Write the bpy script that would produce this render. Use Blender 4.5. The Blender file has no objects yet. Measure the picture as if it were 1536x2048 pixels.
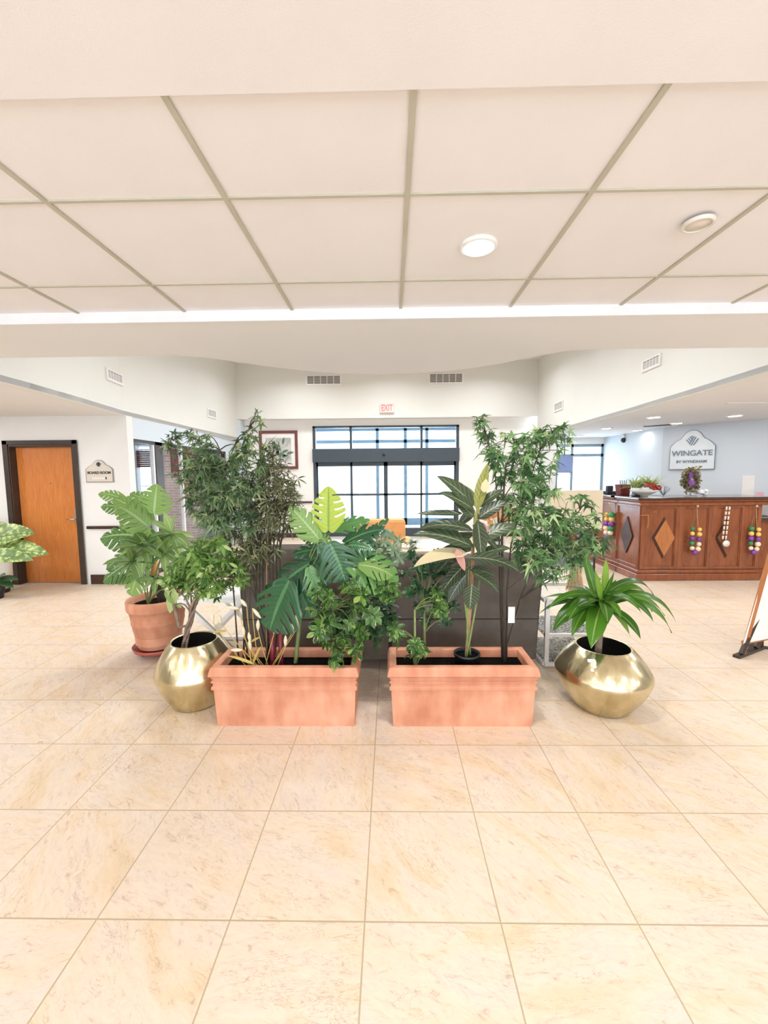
import bpy, math, random
from mathutils import Vector as V, Matrix
import numpy as np
random.seed(7)
R=random
PI=math.pi
SC=bpy.context.scene
COL=SC.collection
# ---------------------------------------------------------------- camera
F,PT,YW,RL=822.92,.08914,.01716,-.00849
H=1.6
_cy,_sy=math.cos(YW),math.sin(YW)
fw=V((-_sy*math.cos(PT),_cy*math.cos(PT),-math.sin(PT)))
rt=V((_cy,_sy,0)); up=rt.cross(fw)
CA=math.cos(RL)*rt+math.sin(RL)*up; CB=-math.sin(RL)*rt+math.cos(RL)*up
cd=bpy.data.cameras.new('camera'); cam=bpy.data.objects.new('camera',cd); COL.objects.link(cam)
cd.sensor_fit='HORIZONTAL'; cd.sensor_width=36; cd.lens=36*F/1536; cd.clip_end=200; cd.clip_start=.05
cam.matrix_world=Matrix(((CA.x,CB.x,-fw.x,0),(CA.y,CB.y,-fw.y,0),(CA.z,CB.z,-fw.z,H),(0,0,0,1)))
SC.camera=cam
def ray(u,v): return CA*((u-768)/F)-CB*((v-1024)/F)+fw
def at(u,v,y):   # measured point of the photo at distance y
    d=ray(u,v); t=y/d.y; return V((d.x*t,y,H+d.z*t))
def atx(u,v,x):
    d=ray(u,v); t=x/d.x; return V((x,d.y*t,H+d.z*t))
def flr(u,v,z=0):
    d=ray(u,v); t=(z-H)/d.z; return V((d.x*t,d.y*t,z))
# ---------------------------------------------------------------- materials
def newmat(n):
    m=bpy.data.materials.new(n); m.use_nodes=True; return m,m.node_tree.nodes,m.node_tree.links,m.node_tree.nodes['Principled BSDF']
def mat(n,col,rough=.6,metal=0,emit=0,var=0,scale=8,bump=0,bscale=60,spec=.5,coat=0):
    m,N,L,P=newmat(n)
    P.inputs['Base Color'].default_value=(*col,1); P.inputs['Roughness'].default_value=rough
    P.inputs['Metallic'].default_value=metal; P.inputs['Specular IOR Level'].default_value=spec
    if coat: P.inputs['Coat Weight'].default_value=coat; P.inputs['Coat Roughness'].default_value=.12
    if emit: P.inputs['Emission Color'].default_value=(*col,1); P.inputs['Emission Strength'].default_value=emit
    tc=N.new('ShaderNodeTexCoord')
    nz=N.new('ShaderNodeTexNoise'); nz.inputs['Scale'].default_value=scale; nz.inputs['Detail'].default_value=5
    L.new(tc.outputs['Object'],nz.inputs['Vector'])
    r=N.new('ShaderNodeValToRGB'); e=r.color_ramp.elements
    k=var if var else .03
    e[0].position=.3; e[1].position=.7
    e[0].color=(*[c*(1-k) for c in col],1); e[1].color=(*[min(1,c*(1+k)) for c in col],1)
    L.new(nz.outputs['Fac'],r.inputs['Fac']); L.new(r.outputs['Color'],P.inputs['Base Color'])
    if bump:
        n2=N.new('ShaderNodeTexNoise'); n2.inputs['Scale'].default_value=bscale; n2.inputs['Detail'].default_value=4
        L.new(tc.outputs['Object'],n2.inputs['Vector'])
        b=N.new('ShaderNodeBump'); b.inputs['Strength'].default_value=bump; b.inputs['Distance'].default_value=.01
        L.new(n2.outputs['Fac'],b.inputs['Height']); L.new(b.outputs['Normal'],P.inputs['Normal'])
    return m
def leafmat(n,c1,c2,c3=None,rough=.45,trans=.25,mott=None,spec=.4,vein=None,edge=None):
    # colour differs leaf by leaf (each leaf is one mesh island)
    m,N,L,P=newmat(n)
    g=N.new('ShaderNodeNewGeometry'); r=N.new('ShaderNodeValToRGB'); r.color_ramp.interpolation='LINEAR'
    e=r.color_ramp.elements; e[0].color=(*c1,1); e[1].color=(*c2,1)
    if c3: x=e.new(.85); x.color=(*c2,1); e[-1].color=(*c3,1)
    L.new(g.outputs['Random Per Island'],r.inputs['Fac'])
    src=r.outputs['Color']
    if mott:
        tc=N.new('ShaderNodeTexCoord'); nz=N.new('ShaderNodeTexNoise'); nz.inputs['Scale'].default_value=mott[1]; nz.inputs['Detail'].default_value=3
        L.new(tc.outputs['Object'],nz.inputs['Vector'])
        rr=N.new('ShaderNodeValToRGB'); rr.color_ramp.elements[0].position=mott[2]; rr.color_ramp.elements[1].position=mott[2]+.12
        L.new(nz.outputs['Fac'],rr.inputs['Fac'])
        mx=N.new('ShaderNodeMixRGB'); mx.inputs['Color2'].default_value=(*mott[0],1)
        L.new(rr.outputs['Color'],mx.inputs['Fac']); L.new(src,mx.inputs['Color1']); src=mx.outputs['Color']
    if vein or edge:
        uvn=N.new('ShaderNodeUVMap'); uvn.uv_map='leaf_uv'; sx=N.new('ShaderNodeSeparateXYZ'); L.new(uvn.outputs[0],sx.inputs[0])
        def mt(op,a,b):
            q=N.new('ShaderNodeMath'); q.operation=op
            for i,x in enumerate((a,b)):
                if x is None: continue
                if isinstance(x,(int,float)): q.inputs[i].default_value=x
                else: L.new(x,q.inputs[i])
            return q.outputs[0]
        au=mt('MULTIPLY',mt('ABSOLUTE',mt('SUBTRACT',sx.outputs[0],.5),None),2)
        def over(f,c,src):
            q=N.new('ShaderNodeMixRGB'); L.new(f,q.inputs['Fac']); L.new(src,q.inputs['Color1']); q.inputs['Color2'].default_value=(*c,1); return q.outputs[0]
        if vein:
            c,k,wd,st=vein
            ph=mt('FRACT',mt('SUBTRACT',mt('MULTIPLY',sx.outputs[1],k),mt('MULTIPLY',au,1.6)),None)
            lat=mt('MULTIPLY',mt('LESS_THAN',ph,wd),st); mid=mt('LESS_THAN',au,.07)
            src=over(mt('MAXIMUM',lat,mt('MULTIPLY',mid,.85)),c,src)
            bp=N.new('ShaderNodeBump'); bp.inputs['Strength'].default_value=.35; bp.inputs['Distance'].default_value=.004
            L.new(mt('PINGPONG',mt('SUBTRACT',mt('MULTIPLY',sx.outputs[1],k),mt('MULTIPLY',au,1.6)),.5),bp.inputs['Height']); L.new(bp.outputs[0],P.inputs['Normal'])
        if edge:
            c,pos=edge
            tc2=N.new('ShaderNodeTexCoord'); nz2=N.new('ShaderNodeTexNoise'); nz2.inputs['Scale'].default_value=40; L.new(tc2.outputs['Object'],nz2.inputs['Vector'])
            src=over(mt('GREATER_THAN',mt('ADD',au,mt('MULTIPLY',mt('SUBTRACT',nz2.outputs['Fac'],.5),1.2)),pos),c,src)
    L.new(src,P.inputs['Base Color']); P.inputs['Roughness'].default_value=rough; P.inputs['Specular IOR Level'].default_value=spec
    t=N.new('ShaderNodeBsdfTranslucent'); L.new(src,t.inputs['Color'])
    ms=N.new('ShaderNodeMixShader'); ms.inputs['Fac'].default_value=trans
    L.new(P.outputs[0],ms.inputs[1]); L.new(t.outputs[0],ms.inputs[2])
    L.new(ms.outputs[0],N['Material Output'].inputs['Surface'])
    return m
def glassmat(n,tint=(1,1,1),refl=.12):
    m,N,L,P=newmat(n); N.remove(P)
    a=N.new('ShaderNodeBsdfTransparent'); a.inputs[0].default_value=(*tint,1)
    b=N.new('ShaderNodeBsdfGlossy'); b.inputs['Roughness'].default_value=.02
    lw=N.new('ShaderNodeFresnel'); lw.inputs['IOR'].default_value=1.25
    ms=N.new('ShaderNodeMixShader'); ge=N.new('ShaderNodeNewGeometry'); k=N.new('ShaderNodeMath'); k.operation='SUBTRACT'; k.inputs[0].default_value=1; L.new(ge.outputs['Backfacing'],k.inputs[1])
    kk=N.new('ShaderNodeMath'); kk.operation='MULTIPLY'; L.new(lw.outputs[0],kk.inputs[0]); L.new(k.outputs[0],kk.inputs[1]); L.new(kk.outputs[0],ms.inputs[0]); L.new(a.outputs[0],ms.inputs[1]); L.new(b.outputs[0],ms.inputs[2])
    L.new(ms.outputs[0],N['Material Output'].inputs['Surface']); return m
def woodmat(n,c1,c2,rough=.3,sc=(6,6,1),coat=.3):
    m,N,L,P=newmat(n); tc=N.new('ShaderNodeTexCoord'); mp=N.new('ShaderNodeMapping'); mp.inputs['Scale'].default_value=sc
    L.new(tc.outputs['Object'],mp.inputs['Vector'])
    nz=N.new('ShaderNodeTexNoise'); nz.inputs['Scale'].default_value=5; nz.inputs['Detail'].default_value=8; nz.inputs['Distortion'].default_value=1.2
    L.new(mp.outputs[0],nz.inputs['Vector'])
    r=N.new('ShaderNodeValToRGB'); e=r.color_ramp.elements; e[0].position=.3; e[1].position=.72; e[0].color=(*c1,1); e[1].color=(*c2,1)
    L.new(nz.outputs['Fac'],r.inputs['Fac']); L.new(r.outputs['Color'],P.inputs['Base Color'])
    P.inputs['Roughness'].default_value=rough; P.inputs['Coat Weight'].default_value=coat; P.inputs['Coat Roughness'].default_value=.15
    return m
TILE,TX,TY=.4878,-.105,1.342
def floormat():
    m,N,L,P=newmat('stone_tile'); tc=N.new('ShaderNodeTexCoord')
    def math_(op,a,b=None,c=None):
        n=N.new('ShaderNodeMath'); n.operation=op
        for i,x in enumerate((a,b,c)):
            if x is None: continue
            if isinstance(x,(int,float)): n.inputs[i].default_value=x
            else: L.new(x,n.inputs[i])
        return n.outputs[0]
    sp=N.new('ShaderNodeSeparateXYZ'); L.new(tc.outputs['Object'],sp.inputs[0])
    gx=math_('DIVIDE',math_('SUBTRACT',sp.outputs[0],TX),TILE); gy=math_('DIVIDE',math_('SUBTRACT',sp.outputs[1],TY),TILE)
    fx=math_('FRACT',gx); fy=math_('FRACT',gy)
    def edge(f): return math_('MINIMUM',f,math_('SUBTRACT',1,f))
    d=math_('MINIMUM',edge(fx),edge(fy))
    grout=math_('LESS_THAN',d,.0058)
    cx=math_('FLOOR',gx); cy=math_('FLOOR',gy)
    cmb=N.new('ShaderNodeCombineXYZ'); L.new(cx,cmb.inputs[0]); L.new(cy,cmb.inputs[1])
    wn=N.new('ShaderNodeTexWhiteNoise'); wn.noise_dimensions='3D'; L.new(cmb.outputs[0],wn.inputs['Vector'])
    # per-tile offset and rotation of the slate figure
    off=N.new('ShaderNodeVectorMath'); off.operation='SCALE'; L.new(wn.outputs['Color'],off.inputs[0]); off.inputs['Scale'].default_value=40
    cc=N.new('ShaderNodeCombineXYZ'); L.new(math_('SUBTRACT',fx,.5),cc.inputs[0]); L.new(math_('SUBTRACT',fy,.5),cc.inputs[1])
    rot=N.new('ShaderNodeVectorRotate'); rot.rotation_type='Z_AXIS'; L.new(cc.outputs[0],rot.inputs['Vector']); 
    ang=math_('MULTIPLY_ADD',wn.outputs['Value'],1.6,-.1); L.new(ang,rot.inputs['Angle'])
    st=N.new('ShaderNodeMapping'); st.inputs['Scale'].default_value=(1,2.6,1); L.new(rot.outputs[0],st.inputs['Vector'])
    ad=N.new('ShaderNodeVectorMath'); L.new(st.outputs[0],ad.inputs[0]); L.new(off.outputs[0],ad.inputs[1])
    def noise(s,det,dist,rgh=.55):
        n=N.new('ShaderNodeTexNoise'); n.inputs['Scale'].default_value=s; n.inputs['Detail'].default_value=det; n.inputs['Distortion'].default_value=dist; n.inputs['Roughness'].default_value=rgh
        L.new(ad.outputs[0],n.inputs['Vector']); return n.outputs['Fac']
    def ramp(f,*st_):
        r=N.new('ShaderNodeValToRGB'); e=r.color_ramp.elements
        while len(e)<len(st_): e.new(.5)
        for q,(p,c) in zip(e,st_): q.position=p; q.color=(*c,1)
        L.new(f,r.inputs['Fac']); return r.outputs['Color']
    big=noise(1.5,4,.6)
    base=ramp(big,(.3,(.69,.585,.50)),(.52,(.715,.59,.465)),(.66,(.70,.55,.385)),(.82,(.60,.475,.33)))
    fine=noise(7,9,1.2,.68)
    streak=ramp(fine,(.30,(.62,.52,.44)),(.42,(.93,.91,.89)),(.6,(1,1,1)))
    mx=N.new('ShaderNodeMixRGB'); mx.blend_type='MULTIPLY'; mx.inputs['Fac'].default_value=.8
    L.new(base,mx.inputs['Color1']); L.new(streak,mx.inputs['Color2'])
    # thin crack-like veins
    vn=noise(3.2,10,2.2,.62); band=math_('ABSOLUTE',math_('SUBTRACT',vn,.5))
    vein=ramp(band,(0,(.60,.48,.38)),(.008,(.95,.93,.91)),(.02,(1,1,1)))
    mk=ramp(noise(1.9,2,0),(.48,(0,0,0)),(.6,(1,1,1)))
    m2=N.new('ShaderNodeMixRGB'); m2.blend_type='MULTIPLY'; L.new(mk,m2.inputs['Fac']); L.new(mx.outputs[0],m2.inputs['Color1']); L.new(vein,m2.inputs['Color2'])
    m3=N.new('ShaderNodeMixRGB'); L.new(grout,m3.inputs['Fac']); L.new(m2.outputs[0],m3.inputs['Color1']); m3.inputs['Color2'].default_value=(.44,.34,.22,1)
    L.new(m3.outputs[0],P.inputs['Base Color'])
    P.inputs['Roughness'].default_value=.42; P.inputs['Specular IOR Level'].default_value=.35
    hh=math_('SUBTRACT',math_('MULTIPLY',fine,.4),math_('MULTIPLY',grout,1.0))
    b=N.new('ShaderNodeBump'); b.inputs['Strength'].default_value=.25; b.inputs['Distance'].default_value=.004
    L.new(hh,b.inputs['Height']); L.new(b.outputs[0],P.inputs['Normal'])
    return m
def terramat():
    m,N,L,P=newmat('terracotta'); tc=N.new('ShaderNodeTexCoord')
    mp=N.new('ShaderNodeMapping'); mp.inputs['Scale'].default_value=(4,4,1.5); L.new(tc.outputs['Object'],mp.inputs['Vector'])
    a=N.new('ShaderNodeTexNoise'); a.inputs['Scale'].default_value=3; a.inputs['Detail'].default_value=6; L.new(mp.outputs[0],a.inputs['Vector'])
    b=N.new('ShaderNodeTexNoise'); b.inputs['Scale'].default_value=4; b.inputs['Detail'].default_value=7; L.new(tc.outputs['Object'],b.inputs['Vector'])
    r=N.new('ShaderNodeValToRGB'); e=r.color_ramp.elements; e[0].position=.36; e[0].color=(.50,.19,.105,1); e[1].position=.66; e[1].color=(.71,.365,.235,1)
    q=e.new(.5); q.color=(.61,.275,.165,1)
    mx=N.new('ShaderNodeMath'); mx.operation='MULTIPLY_ADD'; L.new(a.outputs['Fac'],mx.inputs[0]); mx.inputs[1].default_value=.45
    ml=N.new('ShaderNodeMath'); ml.operation='MULTIPLY'; L.new(b.outputs['Fac'],ml.inputs[0]); ml.inputs[1].default_value=.55; L.new(ml.outputs[0],mx.inputs[2])
    L.new(mx.outputs[0],r.inputs['Fac']); L.new(r.outputs['Color'],P.inputs['Base Color']); P.inputs['Roughness'].default_value=.75
    bb=N.new('ShaderNodeBump'); bb.inputs['Strength'].default_value=.2; bb.inputs['Distance'].default_value=.006; L.new(b.outputs['Fac'],bb.inputs['Height']); L.new(bb.outputs[0],P.inputs['Normal'])
    return m
def goldmat():
    m,N,L,P=newmat('hammered_gold'); tc=N.new('ShaderNodeTexCoord')
    mp=N.new('ShaderNodeMapping'); mp.inputs['Scale'].default_value=(1,1,.25); L.new(tc.outputs['Object'],mp.inputs['Vector'])
    a=N.new('ShaderNodeTexNoise'); a.inputs['Scale'].default_value=9; a.inputs['Detail'].default_value=3; L.new(mp.outputs[0],a.inputs['Vector'])
    P.inputs['Base Color'].default_value=(.6,.52,.3,1); P.inputs['Metallic'].default_value=1; P.inputs['Roughness'].default_value=.24
    b=N.new('ShaderNodeBump'); b.inputs['Strength'].default_value=.35; b.inputs['Distance'].default_value=.02; L.new(a.outputs['Fac'],b.inputs['Height']); L.new(b.outputs[0],P.inputs['Normal'])
    r=N.new('ShaderNodeValToRGB'); r.color_ramp.elements[0].color=(.56,.48,.28,1); r.color_ramp.elements[1].color=(.76,.68,.46,1); r.color_ramp.elements[0].position=.35; r.color_ramp.elements[1].position=.65
    L.new(a.outputs['Fac'],r.inputs[0]); L.new(r.outputs[0],P.inputs['Base Color'])
    return m
def stonemat():
    m,N,L,P=newmat('stacked_stone'); tc=N.new('ShaderNodeTexCoord'); bt=N.new('ShaderNodeTexBrick')
    mp=N.new('ShaderNodeMapping'); mp.inputs['Rotation'].default_value=(PI/2,0,0); L.new(tc.outputs['Object'],mp.inputs['Vector']); L.new(mp.outputs[0],bt.inputs['Vector'])
    bt.inputs['Scale'].default_value=3; bt.inputs['Color1'].default_value=(.55,.42,.40,1); bt.inputs['Color2'].default_value=(.38,.28,.26,1); bt.inputs['Mortar'].default_value=(.65,.6,.58,1)
    bt.inputs['Brick Width'].default_value=.7; bt.inputs['Row Height'].default_value=.18
    L.new(bt.outputs['Color'],P.inputs['Base Color']); P.inputs['Roughness'].default_value=.9; return m
def mottled(n,c1,c2,sc,rough=.2,pos=(.42,.58)):
    m=mat(n,c1,rough,var=.1,scale=sc); r=[x for x in m.node_tree.nodes if x.type=='VALTORGB'][0]
    r.color_ramp.elements[0].color=(*c1,1); r.color_ramp.elements[1].color=(*c2,1); r.color_ramp.elements[0].position=pos[0]; r.color_ramp.elements[1].position=pos[1]; return m
M=dict(
 floor=floormat(), wall=mat('painted_wall',(.80,.79,.775),.85,var=.015,scale=2,bump=.05,bscale=90),
 wallc=mat('void_wall_paint',(.78,.775,.735),.85,var=.01,scale=2), wallb=mat('cool_white_paint',(.64,.71,.78),.8,var=.01,scale=2),  # cool white: blue of the falling daylight is mixed into the wall colour
 walld=mat('grey_beige_paint',(.86,.84,.81),.85,var=.015,scale=2),
 soff=mat('soffit_paint',(.80,.785,.785),.9,var=.015,scale=1.5),
 tile=mat('ceiling_tile',(.83,.80,.81),.95,var=.02,scale=3,bump=.08,bscale=260),
 grid=mat('ceiling_bar',(.50,.47,.38),.6,var=.04), trimw=mat('white_trim',(.82,.83,.86),.6),
 dark=mat('dark_stained_trim',(.05,.022,.016),.35,var=.25,scale=12), dframe=mat('dark_door_frame',(.045,.030,.022),.4,var=.2),
 door=woodmat('orange_wood',(.54,.16,.028),(.66,.235,.055),.38,(5,5,.7)),
 desk=woodmat('red_brown_wood',(.185,.050,.017),(.31,.095,.033),.3,(3,3,.6)),
 inlay=woodmat('light_inlay_wood',(.38,.13,.035),(.50,.19,.06),.3,(4,4,.8)),
 counter=mat('counter_top',(.06,.03,.022),.2,coat=.5), countw=mat('pale_counter',(.7,.72,.75),.2),
 alu=mat('dark_bronze_frame',(.055,.07,.085),.4,metal=.3), alub=mat('blue_grey_frame',(.22,.30,.36),.45,metal=.2),
 glass=glassmat('clear_glass',(.95,.98,1)), terra=terramat(), gold=goldmat(),
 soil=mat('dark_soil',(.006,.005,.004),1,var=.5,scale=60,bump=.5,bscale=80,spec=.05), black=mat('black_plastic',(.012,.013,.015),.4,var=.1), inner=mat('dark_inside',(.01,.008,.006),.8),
 suede=mat('brown_suede',(.13,.108,.092),.9,var=.22,scale=5,bump=.2,bscale=14), seam=mat('seam',(.03,.02,.018),.9),
 white=mat('white_enamel',(.85,.84,.82),.35), whitep=mat('white_ceramic',(.78,.74,.68),.4), paper=mat('white_paper',(.85,.83,.82),.8),
 bark=mat('pale_bark',(.24,.165,.12),.8,var=.3,scale=30,bump=.5,bscale=60), stem=mat('dark_stem',(.045,.032,.022),.7,var=.3,scale=30),
 stemg=mat('green_stem',(.20,.24,.08),.5,var=.2,scale=20), stemr=mat('red_stem',(.16,.012,.022),.4,var=.3,scale=15), stemt=mat('tan_stem',(.38,.22,.11),.6,var=.25,scale=20),
 moss=mat('moss_pole',(.05,.038,.03),.95,var=.5,scale=50,bump=.8,bscale=90),
 steel=mat('steel',(.6,.6,.6),.3,metal=1), red=mat('red_glaze',(.35,.02,.02),.35), orange=mat('orange_fabric',(.82,.38,.14),.8,var=.08),
 tan=mat('tan_board',(.70,.60,.44),.8,var=.04), cloth=mat('pale_cloth',(.8,.8,.8),.9),
 straw=mat('straw',(.66,.50,.29),.8,var=.3,scale=60), purple=mat('purple_bead',(.20,.05,.32),.25), green=mat('green_bead',(.03,.25,.09),.25), yellow=mat('gold_bead',(.85,.55,.13),.25),
 cream=mat('cream_bead',(.85,.68,.48),.3), pink=mat('pink_paper',(.85,.45,.52),.7), navy=mat('blue_screen',(.16,.22,.40),.3,emit=.35),
 stone=stonemat(), concrete=mat('concrete',(.62,.60,.57),.9,var=.05,scale=1), facade=mat('pale_facade',(.75,.68,.62),.9,var=.05),
 mott=mottled('patterned_glass',(.03,.035,.035),(.42,.42,.38),55), mat_=mat('grey_mat',(.10,.12,.11),.95,var=.2,scale=60), speaker_disc=mat('frosted_disc',(.78,.72,.66),.4),
 letter=mat('grey_letter',(.20,.25,.30),.4), letterd=mat('dark_letter',(.05,.045,.04),.5), signw=mat('sign_white',(.74,.80,.85),.5), signb=mat('sign_beige',(.66,.60,.53),.5), signe=mat('sign_edge',(.28,.25,.22),.5),
 grille=mat('grille_dark',(.13,.115,.09),.7), exitw=mat('exit_housing',(.85,.70,.68),.4),
 plum=mat('picture_red',(.16,.02,.015),.6,var=.6,scale=14), blind=mat('woven_blind',(.16,.06,.05),.8,var=.5,scale=20),
)
def emis(n,c,s):
    m,N,L,P=newmat(n); P.inputs['Base Color'].default_value=(*c,1); P.inputs['Emission Color'].default_value=(*c,1); P.inputs['Emission Strength'].default_value=s; return m
M['lamp']=emis('lamp_diffuser',(1,.95,.86),12); M['exit']=emis('exit_red',(1,.12,.12),1.0)
# leaves: dark-to-bright tones deepened to put shade and highlight contrast into the colour
LF=dict(
 maple=leafmat('maple_leaf',(.025,.09,.03),(.20,.35,.13),(.56,.65,.34),.55,.3),
 bamboo=leafmat('bamboo_leaf',(.035,.045,.02),(.21,.23,.11),(.44,.42,.23),.55,.25),
 mid=leafmat('tree_leaf',(.03,.075,.03),(.21,.31,.14),(.54,.60,.32),.55,.28),
 money=leafmat('money_tree_leaf',(.04,.13,.02),(.26,.42,.10),(.56,.65,.28),.5,.3),
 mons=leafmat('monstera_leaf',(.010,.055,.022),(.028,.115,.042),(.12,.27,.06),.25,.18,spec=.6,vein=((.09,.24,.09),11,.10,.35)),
 monsy=leafmat('yellow_green_leaf',(.36,.48,.05),(.46,.56,.09),None,.4,.4,vein=((.20,.30,.05),11,.08,.5)),  # light shining through the leaf is put into its bright yellow-green
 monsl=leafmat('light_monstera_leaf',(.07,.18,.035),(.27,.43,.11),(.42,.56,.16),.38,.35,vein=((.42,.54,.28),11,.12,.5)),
 ovate=leafmat('ovate_leaf',(.06,.17,.04),(.30,.44,.13),(.52,.62,.26),.42,.3,vein=((.58,.64,.36),14,.12,.4)),
 scheff=leafmat('umbrella_leaf',(.015,.065,.012),(.09,.22,.04),(.36,.50,.12),.33,.25,edge=((.55,.60,.28),.95)),
 scheffd=leafmat('dark_umbrella_leaf',(.015,.05,.02),(.05,.12,.045),(.11,.2,.08),.35,.2),
 dusty=leafmat('dusty_leaf',(.16,.25,.15),(.36,.45,.29),(.52,.6,.42),.6,.25),
 cord=leafmat('cordyline_leaf',(.022,.035,.018),(.065,.09,.045),(.17,.21,.10),.32,.2,vein=((.26,.31,.19),8,.18,.28)),
 cordy=leafmat('olive_leaf',(.28,.30,.07),(.38,.36,.12),None,.4,.35,vein=((.12,.15,.03),9,.3,.5)), cordt=leafmat('tan_leaf',(.66,.55,.33),(.70,.60,.38),None,.5,.3), cordp=leafmat('pink_leaf',(.50,.24,.20),(.60,.33,.28),None,.5,.3),
 drac=leafmat('dracaena_leaf',(.02,.09,.008),(.10,.26,.022),(.27,.44,.06),.28,.3,vein=((.30,.46,.12),1,.0,0)), dief=leafmat('variegated_leaf',(.14,.24,.07),(.20,.30,.10),None,.35,.3,mott=((.56,.68,.26),16,.46),vein=((.10,.2,.06),12,.22,.7)),
 bud=leafmat('lily_bud',(.80,.74,.50),(.86,.80,.62),(.62,.62,.15),.5,.3), spider=leafmat('spider_leaf',(.30,.40,.12),(.55,.60,.30),None,.5,.3),
 flo=leafmat('orange_petal',(.75,.28,.06),(.85,.50,.25),None,.6,.3), wreath=leafmat('wreath_leaf',(.10,.10,.05),(.42,.33,.18),(.14,.05,.2),.5,.2),
 autumn=leafmat('autumn_leaf',(.32,.08,.01),(.60,.28,.05),None,.6,.2),
)
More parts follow.
